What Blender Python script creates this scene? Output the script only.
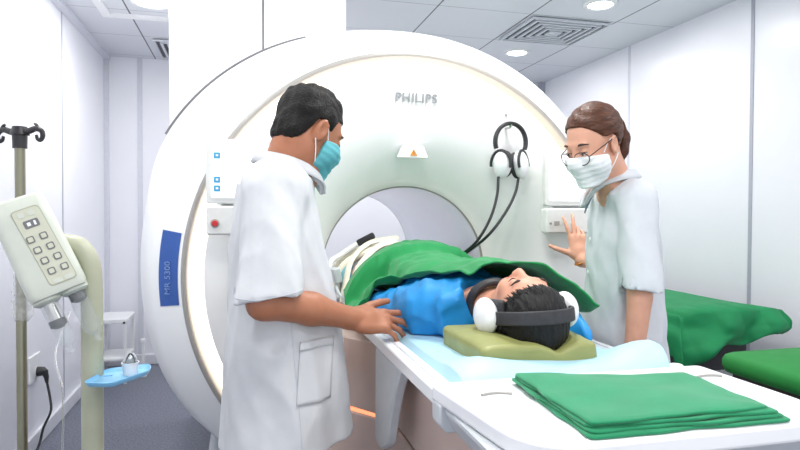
import bpy, bmesh, math, random
import numpy as np
from mathutils import Vector, Matrix, noise as mnoise
from mathutils.bvhtree import BVHTree

for _o in list(bpy.data.objects):
    bpy.data.objects.remove(_o)
SC = bpy.context.scene
COL = SC.collection
R = math.radians
PI = math.pi

# ------------------------------------------------------------------ camera
cam_data = bpy.data.cameras.new('camera')
cam_data.sensor_width = 36.0
cam_data.lens = 36.0 * 610.27 / 800.0
cam_data.clip_start = 0.05
cam = bpy.data.objects.new('camera', cam_data)
COL.objects.link(cam)
yaw, pitch, roll = R(14.51), R(-1.125), R(0.216)
CAM_H = 1.26
_f = Vector((math.sin(yaw) * math.cos(pitch), math.cos(yaw) * math.cos(pitch), math.sin(pitch)))
_r = Vector((math.cos(yaw), -math.sin(yaw), 0))
_u = _r.cross(_f)
_r2 = _r * math.cos(roll) + _u * math.sin(roll)
_u2 = -_r * math.sin(roll) + _u * math.cos(roll)
cam.matrix_world = Matrix(((_r2.x, _u2.x, -_f.x, 0), (_r2.y, _u2.y, -_f.y, 0), (_r2.z, _u2.z, -_f.z, CAM_H), (0, 0, 0, 1)))
SC.camera = cam

# ------------------------------------------------------------------ world, lights, exposure
world = bpy.data.worlds.new('world')
SC.world = world
world.use_nodes = True
world.node_tree.nodes['Background'].inputs[0].default_value = (0.93, 0.95, 1.0, 1)
world.node_tree.nodes['Background'].inputs[1].default_value = 0.95
SC.view_settings.view_transform = 'Standard'
SC.view_settings.look = 'None'
SC.view_settings.gamma = 1.0
SC.view_settings.use_curve_mapping = False
SC.view_settings.exposure = 0.62
SC.cycles.max_bounces = 8
SC.cycles.diffuse_bounces = 5
SC.cycles.caustics_reflective = False
SC.cycles.caustics_refractive = False

CEIL = 2.52
LX, RX, BY, FY = -1.077, 2.82, 5.40, -1.2     # room: left wall, right wall, back wall, floor's near end


def area_light(name, loc, size, power, col=(1, 0.985, 0.96), shape='DISK', parent=None):
    d = bpy.data.lights.new(name, 'AREA')
    d.shape = shape
    d.size = size
    d.energy = power
    d.color = col
    o = bpy.data.objects.new(name, d)
    COL.objects.link(o)
    o.location = loc
    if parent:
        o.parent = parent
    return o


# ------------------------------------------------------------------ materials
MATS = {}


def mat(name, col, rough=0.5, metal=0.0, noise=0.03, scale=40.0, bump=0.0, bscale=80.0, spec=0.5, alpha=1.0,
        trans=0.0, emit=None, estr=0.0, stretch=None, sheen=0.0, coat=0.0, sss=0.0):
    if name in MATS:
        return MATS[name]
    m = bpy.data.materials.new(name)
    m.use_nodes = True
    nt = m.node_tree
    b = nt.nodes['Principled BSDF']
    tc = nt.nodes.new('ShaderNodeTexCoord')
    mp = nt.nodes.new('ShaderNodeMapping')
    if stretch:
        mp.inputs['Scale'].default_value = stretch
    nt.links.new(tc.outputs['Object'], mp.inputs[0])
    nz = nt.nodes.new('ShaderNodeTexNoise')
    nz.inputs['Scale'].default_value = scale
    nz.inputs['Detail'].default_value = 3
    nt.links.new(mp.outputs[0], nz.inputs['Vector'])
    mr = nt.nodes.new('ShaderNodeMapRange')
    mr.inputs[1].default_value = 0.3
    mr.inputs[2].default_value = 0.7
    mr.inputs[3].default_value = 1 - noise
    mr.inputs[4].default_value = 1 + noise
    nt.links.new(nz.outputs[0], mr.inputs[0])
    mx = nt.nodes.new('ShaderNodeVectorMath')
    mx.operation = 'SCALE'
    mx.inputs[0].default_value = col[:3]
    nt.links.new(mr.outputs[0], mx.inputs['Scale'])
    nt.links.new(mx.outputs[0], b.inputs['Base Color'])
    b.inputs['Roughness'].default_value = rough
    b.inputs['Metallic'].default_value = metal
    b.inputs['Specular IOR Level'].default_value = spec
    b.inputs['Alpha'].default_value = alpha
    b.inputs['Transmission Weight'].default_value = trans
    b.inputs['Sheen Weight'].default_value = sheen
    b.inputs['Coat Weight'].default_value = coat
    if sss:
        b.inputs['Subsurface Weight'].default_value = sss
        b.inputs['Subsurface Radius'].default_value = (0.01, 0.004, 0.002)
    if emit:
        b.inputs['Emission Color'].default_value = (*emit, 1)
        b.inputs['Emission Strength'].default_value = estr
    if bump:
        n2 = nt.nodes.new('ShaderNodeTexNoise')
        n2.inputs['Scale'].default_value = bscale
        n2.inputs['Detail'].default_value = 4
        nt.links.new(mp.outputs[0], n2.inputs['Vector'])
        bp = nt.nodes.new('ShaderNodeBump')
        bp.inputs['Strength'].default_value = bump
        bp.inputs['Distance'].default_value = 0.01
        nt.links.new(n2.outputs[0], bp.inputs['Height'])
        nt.links.new(bp.outputs[0], b.inputs['Normal'])
    MATS[name] = m
    return m


def srgb(r, g, b):
    f = lambda c: ((c / 255 + 0.055) / 1.055) ** 2.4 if c > 10 else c / 255 / 12.92
    return (f(r), f(g), f(b))


M_WALL = mat('wall_panel', (0.85, 0.855, 0.91), 0.32, noise=0.008, scale=3)
M_BASEB = mat('baseboard_white', (0.74, 0.75, 0.80), 0.4)
M_TRIM = mat('trim_grey', (0.42, 0.43, 0.50), 0.35)
M_TRIMW = mat('trim_light', (0.66, 0.67, 0.74), 0.3)
M_DARK = mat('dark_gap', (0.05, 0.05, 0.06), 0.6)
M_CASE = mat('scanner_white', (0.86, 0.87, 0.86), 0.28, noise=0.006, scale=4)
M_CASE2 = mat('scanner_casing', (0.82, 0.84, 0.84), 0.3, noise=0.006, scale=4)
M_LIP = mat('scanner_grey_lip', (0.32, 0.31, 0.29), 0.35)
M_SEAM = mat('seam_dark', (0.16, 0.16, 0.17), 0.5)
M_BORE = mat('bore_liner', (0.80, 0.82, 0.88), 0.25, noise=0.01, scale=5)
M_RING = mat('light_ring', (0.9, 0.85, 0.8), 0.4, emit=(1.0, 0.86, 0.72), estr=1.5)
M_PEACH = mat('table_warm_lit', (0.60, 0.46, 0.40), 0.4, noise=0.02, scale=6)  # warm light spill on the pedestal is put into the base colour
M_TABW = mat('table_white', (0.84, 0.85, 0.86), 0.25, noise=0.01, scale=6)
M_TABG = mat('table_grey', (0.55, 0.58, 0.60), 0.4)
M_ORANGE = mat('orange_strip', (0.9, 0.35, 0.15), 0.4, emit=(1.0, 0.36, 0.18), estr=0.75)
M_MATT = mat('mattress_blue', srgb(172, 210, 224), 0.5, noise=0.02, scale=12, bump=0.05, bscale=30)
M_MATT2 = mat('mattress_blue_deep', srgb(120, 190, 226), 0.5, noise=0.02, scale=12)
M_PILLOW = mat('pillow_olive', srgb(143, 146, 88), 0.45, noise=0.05, scale=18, bump=0.12, bscale=26)
M_GREEN = mat('drape_green', srgb(0, 134, 68), 0.75, noise=0.06, scale=20, bump=0.10, bscale=300, sheen=0.15)
M_GREENF = mat('folded_green', srgb(4, 130, 84), 0.8, noise=0.06, scale=25, bump=0.10, bscale=300, sheen=0.2)
M_GREENB = mat('bed_green', srgb(14, 132, 78), 0.75, noise=0.06, scale=15, bump=0.1, bscale=200)
M_GREENC = mat('cushion_green', srgb(20, 128, 52), 0.7, noise=0.05, scale=15, bump=0.08, bscale=200)
M_GOWN = mat('gown_blue', srgb(24, 138, 206), 0.5, noise=0.06, scale=25, bump=0.25, bscale=22)
M_COAT = mat('coat_white', (0.60, 0.615, 0.63), 0.8, noise=0.02, scale=30, bump=0.22, bscale=14)
M_COATW = mat('coat_white_thin', (0.58, 0.61, 0.64), 0.8, noise=0.03, scale=20, bump=0.22, bscale=16)
M_STITCH = mat('coat_seam', (0.55, 0.58, 0.62), 0.8)
M_SKINM = mat('skin_man', srgb(166, 108, 78), 0.5, noise=0.05, scale=35, bump=0.05, bscale=90, sss=0.08)
M_SKINW = mat('skin_woman', srgb(212, 158, 132), 0.48, noise=0.04, scale=35, sss=0.08)
M_SKINP = mat('skin_patient', srgb(200, 144, 118), 0.48, noise=0.04, scale=35, sss=0.08)
M_HAIRM = mat('hair_black', (0.0055, 0.0045, 0.004), 0.6, noise=0.5, scale=140, bump=0.5, bscale=190, spec=0.25)
M_HAIRP = mat('hair_patient', (0.0035, 0.003, 0.003), 0.45, noise=0.5, scale=90, bump=0.5, bscale=110, stretch=(2.4, 0.3, 0.6), spec=0.3)
M_HAIRW = mat('hair_brown', (0.070, 0.021, 0.007), 0.45, noise=0.45, scale=60, bump=0.35, bscale=90, stretch=(0.35, 2.4, 2.0), spec=0.35)
M_MASKB = mat('mask_teal', srgb(88, 168, 176), 0.7, noise=0.03)
M_MASKW = mat('mask_white', srgb(225, 230, 230), 0.75, noise=0.02)
M_STRAP = mat('strap_white', (0.8, 0.8, 0.8), 0.7)
M_TROUS = mat('trousers_grey', (0.10, 0.11, 0.14), 0.8)
M_SHOE = mat('shoe_black', (0.03, 0.03, 0.035), 0.5)
M_BLACK = mat('black_plastic', (0.02, 0.02, 0.022), 0.45)
M_BLACKS = mat('black_soft', (0.028, 0.028, 0.032), 0.6, noise=0.2, scale=60)
M_WPLAS = mat('white_plastic', (0.82, 0.83, 0.84), 0.3)
M_PANEL = mat('panel_offwhite', (0.70, 0.71, 0.69), 0.35)
M_CREAM = mat('cream_strap', srgb(232, 226, 205), 0.6, noise=0.05, scale=50)
M_INJ = mat('injector_ivory', srgb(198, 203, 191), 0.35, noise=0.02)
M_INJP = mat('injector_pole', srgb(168, 171, 148), 0.4, noise=0.03)
M_KEY = mat('key_panel', srgb(196, 198, 178), 0.45)
M_CHROME = mat('chrome', (0.55, 0.55, 0.53), 0.22, metal=1.0)
M_STEEL = mat('steel_pole', srgb(138, 137, 118), 0.3, metal=0.9)
M_GLASS = mat('clear_plastic', (0.95, 0.97, 0.98), 0.04, trans=1.0, noise=0.0)
M_SYRINGE = mat('syringe_clear', (0.55, 0.60, 0.62), 0.08, alpha=0.22, noise=0.0)
M_FILM = mat('plastic_film', (0.9, 0.92, 0.9), 0.15, alpha=0.3, bump=0.8, bscale=50)
M_TRAY = mat('tray_blue', srgb(128, 190, 228), 0.35)
M_CUP = mat('cup_white', (0.85, 0.88, 0.9), 0.3, alpha=0.75)
M_SCREEN = mat('screen_white', (0.85, 0.88, 0.9), 0.2, emit=(0.95, 0.98, 1), estr=0.55)
M_ICON = mat('icon_blue', srgb(70, 160, 205), 0.4)
M_RED = mat('red_button', srgb(190, 35, 40), 0.35)
M_BLUELAB = mat('label_blue', srgb(42, 84, 158), 0.4)
M_LABTXT = mat('label_lettering', srgb(118, 150, 205), 0.4)
M_LOGO = mat('logo_grey', srgb(138, 141, 144), 0.4)
M_WARN = mat('warning_orange', srgb(215, 140, 40), 0.4)
M_BUTTON = mat('coat_button', (0.8, 0.8, 0.78), 0.4)
M_LAMP = mat('lamp_lens', (1, 1, 1), 0.4, emit=(1, 0.99, 0.97), estr=9.0)
M_BOREFILL = mat('bore_fill', (1, 1, 1), 0.4, emit=(0.88, 0.94, 1), estr=5.0)
M_VENT = mat('vent_white', (0.62, 0.65, 0.70), 0.45)
M_VENTD = mat('vent_dark', (0.10, 0.10, 0.12), 0.7)
M_EYEW = mat('eye_white', (0.75, 0.74, 0.72), 0.2)
M_IRIS = mat('iris_brown', (0.03, 0.015, 0.01), 0.15)
M_BROW = mat('brow_dark', (0.05, 0.03, 0.022), 0.7, noise=0.4, scale=300)
M_LIPS = mat('lip_pink', srgb(190, 110, 100), 0.45)
M_GOLD = mat('bracelet_gold', srgb(214, 140, 60), 0.3, metal=0.8)
M_FRAME = mat('glasses_brown', (0.07, 0.04, 0.03), 0.3, metal=0.4)
M_LENS = mat('glasses_lens', (0.95, 0.97, 1), 0.05, alpha=0.10, noise=0.0)
M_TEAL = mat('teal_fabric', srgb(120, 180, 190), 0.7)
M_GREYK = mat('grey_collar', srgb(120, 132, 148), 0.75)


def floor_mat():
    m = bpy.data.materials.new('floor_vinyl')
    m.use_nodes = True
    nt = m.node_tree
    b = nt.nodes['Principled BSDF']
    tc = nt.nodes.new('ShaderNodeTexCoord')
    n1 = nt.nodes.new('ShaderNodeTexNoise')
    n1.inputs['Scale'].default_value = 90
    n1.inputs['Detail'].default_value = 6
    nt.links.new(tc.outputs['Object'], n1.inputs['Vector'])
    cr = nt.nodes.new('ShaderNodeValToRGB')
    cr.color_ramp.elements[0].position = 0.35
    cr.color_ramp.elements[0].color = (*srgb(84, 88, 102), 1)
    cr.color_ramp.elements[1].position = 0.68
    cr.color_ramp.elements[1].color = (*srgb(124, 129, 144), 1)
    nt.links.new(n1.outputs[0], cr.inputs[0])
    nt.links.new(cr.outputs[0], b.inputs['Base Color'])
    b.inputs['Roughness'].default_value = 0.42
    return m


def ceiling_mat():
    # square tiles with dark joints running away from the camera and finer ones across
    m = bpy.data.materials.new('ceiling_tiles')
    m.use_nodes = True
    nt = m.node_tree
    b = nt.nodes['Principled BSDF']
    tc = nt.nodes.new('ShaderNodeTexCoord')
    sp = nt.nodes.new('ShaderNodeSeparateXYZ')
    nt.links.new(tc.outputs['Object'], sp.inputs[0])

    def line(out, off, step, w):
        a = nt.nodes.new('ShaderNodeMath'); a.operation = 'SUBTRACT'
        nt.links.new(out, a.inputs[0]); a.inputs[1].default_value = off - 60 * step
        d = nt.nodes.new('ShaderNodeMath'); d.operation = 'MODULO'
        nt.links.new(a.outputs[0], d.inputs[0]); d.inputs[1].default_value = step
        l = nt.nodes.new('ShaderNodeMath'); l.operation = 'LESS_THAN'
        nt.links.new(d.outputs[0], l.inputs[0]); l.inputs[1].default_value = w
        return l.outputs[0]
    lx = line(sp.outputs[0], 1.150, 0.614, 0.010)
    ly = line(sp.outputs[1], 3.548, 0.585, 0.006)
    c1 = nt.nodes.new('ShaderNodeMix'); c1.data_type = 'RGBA'
    c1.inputs[6].default_value = (0.66, 0.68, 0.73, 1)
    c1.inputs[7].default_value = (0.25, 0.26, 0.30, 1)
    nt.links.new(ly, c1.inputs[0])
    c2 = nt.nodes.new('ShaderNodeMix'); c2.data_type = 'RGBA'
    nt.links.new(c1.outputs[2], c2.inputs[6])
    c2.inputs[7].default_value = (0.06, 0.06, 0.08, 1)
    nt.links.new(lx, c2.inputs[0])
    nt.links.new(c2.outputs[2], b.inputs['Base Color'])
    b.inputs['Roughness'].default_value = 0.4
    return m


# ------------------------------------------------------------------ objects and geometry helpers
def root_of(o):
    while o.parent:
        o = o.parent
    return o


def tag(o, label, cat, group=None):
    o['label'] = label
    o['category'] = cat
    if group:
        o['group'] = group
    return o


def thing(name, label, cat, loc, group=None):
    o = bpy.data.objects.new(name, None)
    o.empty_display_size = 0.05
    COL.objects.link(o)
    o.location = loc
    return tag(o, label, cat, group)


def obj(name, geo, m, parent=None, smooth=True, sharp=40, bevel=0.0, seg=2, base=None, subsurf=0, solid=0.0):
    """geo = (verts, faces) in world coordinates; one mesh object."""
    v, f = geo
    v = np.asarray(v, float).reshape(-1, 3)
    if parent:
        off = np.array(root_of(parent).location)
    else:
        off = np.array(base) if base is not None else np.array([(v[:, 0].min() + v[:, 0].max()) / 2, (v[:, 1].min() + v[:, 1].max()) / 2, v[:, 2].min()])
    me = bpy.data.meshes.new(name)
    me.from_pydata((v - off).tolist(), [], [tuple(int(i) for i in q) for q in f])
    me.validate()
    if smooth:
        me.polygons.foreach_set('use_smooth', [True] * len(me.polygons))
        if sharp < 179:
            me.set_sharp_from_angle(angle=R(sharp))
    me.materials.append(m)
    me.update()
    o = bpy.data.objects.new(name, me)
    COL.objects.link(o)
    if parent:
        o.parent = parent
    else:
        o.location = off
    if solid:
        md = o.modifiers.new('solid', 'SOLIDIFY'); md.thickness = solid; md.offset = 0
    if bevel:
        md = o.modifiers.new('bevel', 'BEVEL'); md.width = bevel; md.segments = seg; md.limit_method = 'ANGLE'; md.angle_limit = R(35)
    if subsurf:
        md = o.modifiers.new('sub', 'SUBSURF'); md.levels = subsurf; md.render_levels = subsurf
    return o


def structure(o):
    o['kind'] = 'structure'
    return o


def join(*geos):
    V, F, n = [], [], 0
    for v, f in geos:
        v = np.asarray(v, float).reshape(-1, 3)
        V.append(v); F += [tuple(i + n for i in q) for q in f]; n += len(v)
    return np.vstack(V), F


def box(x0, x1, y0, y1, z0, z1):
    v = [(x, y, z) for z in (z0, z1) for y in (y0, y1) for x in (x0, x1)]
    return v, [(0, 2, 3, 1), (4, 5, 7, 6), (0, 1, 5, 4), (2, 6, 7, 3), (0, 4, 6, 2), (1, 3, 7, 5)]


def obox(c, half, A):
    """oriented box; rows of A are its axes"""
    A = np.array(A, float)
    v, f = box(-half[0], half[0], -half[1], half[1], -half[2], half[2])
    return np.array(v) @ A + np.array(c), f


def norm(v):
    v = np.array(v, float)
    return v / (np.linalg.norm(v) + 1e-12)


def frame(fwd, up):
    x = norm(fwd); y = norm(np.cross(up, x)); z = np.cross(x, y)
    return np.array([x, y, z])


def smooth_path(P, n=8):
    P = [np.array(p, float) for p in P]
    if len(P) < 3:
        return P
    Q = [2 * P[0] - P[1]] + P + [2 * P[-1] - P[-2]]
    out = []
    for i in range(1, len(Q) - 2):
        a, b, c, d = Q[i - 1], Q[i], Q[i + 1], Q[i + 2]
        for k in range(n):
            t = k / n
            out.append(0.5 * (2 * b + (c - a) * t + (2 * a - 5 * b + 4 * c - d) * t * t + (3 * b - a - 3 * c + d) * t ** 3))
    out.append(P[-1])
    return out


def tube(path, rad, n=12, cap=True, flat=None):
    """swept tube; flat=(vector, ratio) makes a band thin along vector"""
    P = [np.array(p, float) for p in path]
    N = len(P)
    rr = [rad] * N if np.isscalar(rad) else list(np.interp(np.linspace(0, 1, N), np.linspace(0, 1, len(rad)), rad))
    V, F = [], []
    prev = None
    for i in range(N):
        t = norm(P[min(i + 1, N - 1)] - P[max(i - 1, 0)])
        if flat is not None:
            a = norm(np.cross(t, flat[0])); b = np.cross(a, t)
        else:
            if prev is None:
                a = norm(np.cross(t, (0, 0, 1) if abs(t[2]) < 0.9 else (1, 0, 0)))
            else:
                a = norm(prev - t * (prev @ t))
            b = np.cross(t, a)
        prev = a
        k = flat[1] if flat is not None else 1.0
        for j in range(n):
            w = 2 * PI * j / n
            V.append(P[i] + rr[i] * (a * math.cos(w) + b * k * math.sin(w)))
    for i in range(N - 1):
        for j in range(n):
            k = (j + 1) % n
            F.append((i * n + j, i * n + k, (i + 1) * n + k, (i + 1) * n + j))
    if cap:
        F.append(tuple(range(n - 1, -1, -1)))
        F.append(tuple((N - 1) * n + j for j in range(n)))
    return V, F


def lathe(prof, c, A=None, n=32, close=True):
    """revolve (r, h) about axis A[2] at c"""
    A = np.eye(3) if A is None else np.array(A, float)
    V, F = [], []
    for r, h in prof:
        for j in range(n):
            w = 2 * PI * j / n
            V.append(np.array(c) + A[0] * r * math.cos(w) + A[1] * r * math.sin(w) + A[2] * h)
    for i in range(len(prof) - 1):
        for j in range(n):
            k = (j + 1) % n
            F.append((i * n + j, i * n + k, (i + 1) * n + k, (i + 1) * n + j))
    if close:
        if prof[0][0] > 1e-6:
            F.append(tuple(range(n - 1, -1, -1)))
        if prof[-1][0] > 1e-6:
            F.append(tuple((len(prof) - 1) * n + j for j in range(n)))
    return V, F


def loft(rings, caps=(True, True), closed=True):
    V, F = [], []
    n = len(rings[0])
    for r in rings:
        V += [np.array(p, float) for p in r]
    for i in range(len(rings) - 1):
        for j in range(n if closed else n - 1):
            k = (j + 1) % n
            F.append((i * n + j, i * n + k, (i + 1) * n + k, (i + 1) * n + j))
    if caps[0]:
        F.append(tuple(range(n - 1, -1, -1)))
    if caps[1]:
        F.append(tuple((len(rings) - 1) * n + j for j in range(n)))
    return V, F


def prism(poly, axis, a, b):
    """polygon (pairs) extruded along axis 0/1/2 from a to b"""
    def mk(p, h):
        q = list(p); q.insert(axis, h); return q
    n = len(poly)
    V = [mk(p, a) for p in poly] + [mk(p, b) for p in poly]
    F = [(i, (i + 1) % n, n + (i + 1) % n, n + i) for i in range(n)] + [tuple(range(n - 1, -1, -1)), tuple(range(n, 2 * n))]
    return V, F


def round_poly(poly, r, seg=5):
    out = []
    n = len(poly)
    rs = [r] * n if np.isscalar(r) else r
    for i in range(n):
        p0, p1, p2 = [np.array(poly[(i + k) % n], float) for k in (-1, 0, 1)]
        a, b = norm(p0 - p1), norm(p2 - p1)
        L = min(rs[i], 0.49 * np.linalg.norm(p0 - p1), 0.49 * np.linalg.norm(p2 - p1))
        if L < 1e-5:
            out.append(tuple(p1)); continue
        s, e = p1 + a * L, p1 + b * L
        for k in range(seg + 1):
            t = k / seg
            out.append(tuple((1 - t) ** 2 * s + 2 * t * (1 - t) * p1 + t * t * e))
    return out


def sheet(fn, nu, nv):
    V = [fn(i / (nu - 1), j / (nv - 1)) for j in range(nv) for i in range(nu)]
    F = [(j * nu + i, j * nu + i + 1, (j + 1) * nu + i + 1, (j + 1) * nu + i) for j in range(nv - 1) for i in range(nu - 1)]
    return V, F


def text_geo(s, size, c, A, depth=0.0015, space=1.0, bold=0.0):
    """letters as a solid: A rows = right, up, out; centred at c"""
    cu = bpy.data.curves.new('lettering', 'FONT')
    cu.body = s; cu.size = size; cu.extrude = depth; cu.align_x = 'CENTER'; cu.align_y = 'CENTER'; cu.space_character = space
    cu.resolution_u = 4; cu.offset = bold
    o = bpy.data.objects.new('lettering', cu)
    COL.objects.link(o)
    dg = bpy.context.evaluated_depsgraph_get()
    me = bpy.data.meshes.new_from_object(o.evaluated_get(dg))
    v = np.array([tuple(q.co) for q in me.vertices]); f = [tuple(p.vertices) for p in me.polygons]
    bpy.data.objects.remove(o); bpy.data.curves.remove(cu); bpy.data.meshes.remove(me)
    return v @ np.array(A, float) + np.array(c), f


# ------------------------------------------------------------------ implicit surfaces for bodies and cloth
class Field:
    def __init__(s, lo, hi, h, fine=()):
        s.ax = []
        for i in range(3):
            p, a = lo[i], []
            while p < hi[i] + h:
                a.append(p)
                st = h
                for flo, fhi, fh in fine:
                    if flo[i] <= p <= fhi[i]:
                        st = min(st, fh)
                p += st
            s.ax.append(np.array(a))
        s.v = np.full([len(a) for a in s.ax], 1.0)

    def sl(s, lo, hi):
        return tuple(slice(max(0, np.searchsorted(a, l) - 1), np.searchsorted(a, h) + 1) for a, l, h in zip(s.ax, lo, hi))

    def pts(s, sl):
        g = np.meshgrid(*[a[q] for a, q in zip(s.ax, sl)], indexing='ij')
        return np.stack(g, -1)

    def all(s):
        return tuple(slice(0, len(a)) for a in s.ax)

    def add(s, prim, k=0.0, op='u'):
        fn, lo, hi = prim
        m = k + 0.03
        sl = s.sl(np.array(lo) - m, np.array(hi) + m)
        if any(q.stop - q.start < 1 for q in sl):
            return s
        d = fn(s.pts(sl)); v = s.v[sl]
        if op == 's':
            d = -d
            h = np.maximum(k - abs(v - d), 0) / k if k else 0
            s.v[sl] = np.maximum(v, d) + (h * h * k / 4 if k else 0)
        else:
            h = np.maximum(k - abs(v - d), 0) / k if k else 0
            s.v[sl] = np.minimum(v, d) - (h * h * k / 4 if k else 0)
        return s

    def cut(s, p, n):
        """remove what lies on the side n points to"""
        P = s.pts(s.all())
        s.v = np.maximum(s.v, (P - np.array(p)) @ norm(n))
        return s

    def disp(s, fn, band=0.04):
        m = abs(s.v) < band
        idx = np.nonzero(m)
        P = np.stack([a[i] for a, i in zip(s.ax, idx)], -1)
        s.v[m] += fn(P)
        return s

    def geo(s, relax=1):
        v = s.v
        sg = v < 0
        c = [sg[i:sg.shape[0] - 1 + i, j:sg.shape[1] - 1 + j, k:sg.shape[2] - 1 + k] for i in (0, 1) for j in (0, 1) for k in (0, 1)]
        cnt = sum(q.astype(np.int8) for q in c)
        mix = (cnt > 0) & (cnt < 8)
        ci = np.nonzero(mix)
        n = len(ci[0])
        idm = np.full(mix.shape, -1, np.int64)
        idm[ci] = np.arange(n)
        offs = [(i, j, k) for i in (0, 1) for j in (0, 1) for k in (0, 1)]
        val = np.stack([v[ci[0] + o[0], ci[1] + o[1], ci[2] + o[2]] for o in offs], 1)
        pos = np.stack([np.stack([s.ax[d][ci[d] + o[d]] for d in range(3)], 1) for o in offs], 1)
        acc = np.zeros((n, 3)); num = np.zeros(n)
        for a in range(8):
            for b in range(a + 1, 8):
                if sum(abs(offs[a][d] - offs[b][d]) for d in range(3)) != 1:
                    continue
                x = (val[:, a] < 0) != (val[:, b] < 0)
                t = val[:, a] / np.where(val[:, a] == val[:, b], 1, val[:, a] - val[:, b])
                acc += np.where(x[:, None], pos[:, a] + t[:, None] * (pos[:, b] - pos[:, a]), 0); num += x
        V = acc / np.maximum(num, 1)[:, None]
        F = []
        for d in range(3):
            e, g = (d + 1) % 3, (d + 2) % 3
            sh = list(sg.shape)
            s0 = [slice(None)] * 3; s1 = [slice(None)] * 3
            s0[d] = slice(0, sh[d] - 1); s1[d] = slice(1, sh[d])
            df = sg[tuple(s0)] != sg[tuple(s1)]
            ins = sg[tuple(s0)]
            ii = list(np.nonzero(df))
            ok = (ii[e] > 0) & (ii[g] > 0) & (ii[e] < sh[e] - 1) & (ii[g] < sh[g] - 1)
            ii = [q[ok] for q in ii]
            q = []
            for de, dgg in ((-1, -1), (0, -1), (0, 0), (-1, 0)):
                jj = list(ii); jj[e] = ii[e] + de; jj[g] = ii[g] + dgg
                q.append(idm[tuple(jj)])
            q = np.stack(q, 1)
            inside = ins[tuple(ii)]
            q[~inside] = q[~inside][:, ::-1]
            F.append(q)
        F = np.vstack(F)
        for _ in range(relax):
            A = np.zeros_like(V); N = np.zeros(len(V))
            for a, b in ((0, 1), (1, 2), (2, 3), (3, 0)):
                np.add.at(A, F[:, a], V[F[:, b]]); np.add.at(N, F[:, a], 1)
                np.add.at(A, F[:, b], V[F[:, a]]); np.add.at(N, F[:, b], 1)
            V = 0.5 * V + 0.5 * A / np.maximum(N, 1)[:, None]
        return V, F.tolist()


def cone(a, b, ra, rb):
    a, b = np.array(a, float), np.array(b, float)
    m = max(ra, rb)

    def fn(P):
        ba = b - a
        t = np.clip(((P - a) @ ba) / (ba @ ba + 1e-12), 0, 1)
        return np.linalg.norm(P - a - t[..., None] * ba, axis=-1) - (ra + (rb - ra) * t)
    return fn, np.minimum(a, b) - m, np.maximum(a, b) + m


def ell(c, r, A=None):
    c, r = np.array(c, float), np.array(r, float)
    A = np.eye(3) if A is None else np.array(A, float)

    def fn(P):
        q = (P - c) @ A.T
        k0 = np.linalg.norm(q / r, axis=-1); k1 = np.linalg.norm(q / (r * r), axis=-1)
        return k0 * (k0 - 1) / np.maximum(k1, 1e-9)
    m = max(r)
    return fn, c - m, c + m


def trunk(pts, radii, side):
    """one smooth elliptic trunk through several stations along a nearly straight axis"""
    pts = np.array(pts, float); radii = np.array(radii, float)
    a, b = pts[0], pts[-1]
    t_ = norm(b - a); s_ = norm(np.array(side, float) - t_ * (np.array(side, float) @ t_)); w_ = np.cross(t_, s_)
    h_ = (pts - a) @ t_; L = h_[-1]
    hh = np.linspace(0, L, 60)
    ker = np.exp(-np.linspace(-2, 2, 13) ** 2); ker /= ker.sum()

    def sm(y):
        q = np.interp(hh, h_, y); return np.convolve(np.pad(q, 6, mode='edge'), ker, 'valid')
    ca, cb_, ra, rb_ = sm((pts - a) @ s_), sm((pts - a) @ w_), sm(radii[:, 0]), sm(radii[:, 1])

    def fn(P):
        q = P - a
        h = q @ t_; hc = np.clip(h, 0, L)
        A, B = np.interp(hc, hh, ra), np.interp(hc, hh, rb_)
        k = np.sqrt(((q @ s_ - np.interp(hc, hh, ca)) / A) ** 2 + ((q @ w_ - np.interp(hc, hh, cb_)) / B) ** 2)
        return np.maximum((k - 1) * np.minimum(A, B), np.maximum(-h, h - L))
    m = radii.max()
    return fn, pts.min(0) - m, pts.max(0) + m


def rbox(c, half, rad, A=None):
    c, half = np.array(c, float), np.array(half, float)
    A = np.eye(3) if A is None else np.array(A, float)

    def fn(P):
        q = abs((P - c) @ A.T) - (half - rad)
        return np.linalg.norm(np.maximum(q, 0), axis=-1) + np.minimum(q.max(-1), 0) - rad
    m = np.linalg.norm(half)
    return fn, c - m, c + m


def econe(a, b, ra, rb, side, kk=None):
    """elliptic tapered trunk from a to b: ra, rb = (half along side, half across)"""
    a, b = np.array(a, float), np.array(b, float)
    t_ = norm(b - a); s_ = norm(np.array(side) - t_ * (np.array(side) @ t_)); w_ = np.cross(t_, s_)
    L = np.linalg.norm(b - a)
    rs = (np.array(ra, float), np.array(rb, float))

    def fn(P):
        q = P - a
        h = q @ t_; t = np.clip(h / L, 0, 1)[..., None]
        rr = rs[0] + (rs[1] - rs[0]) * t
        x = (q @ s_) / rr[..., 0]; y = (q @ w_) / rr[..., 1]
        k = np.sqrt(x * x + y * y)
        d = (k - 1) * np.minimum(rr[..., 0], rr[..., 1])
        return np.maximum(d, np.maximum(-h, h - L))
    m = max(max(ra), max(rb))
    return fn, np.minimum(a, b) - m, np.maximum(a, b) + m


def local(prim, o, A, s=1.0):
    """move a primitive built in local axes (rows of A) to the world at o"""
    fn, lo, hi = prim
    A = np.array(A, float); o = np.array(o, float)
    cs = np.array([[x, y, z] for x in (lo[0], hi[0]) for y in (lo[1], hi[1]) for z in (lo[2], hi[2])]) * s @ A + o
    return (lambda P: fn(((P - o) @ A.T) / s) * s), cs.min(0), cs.max(0)


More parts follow.
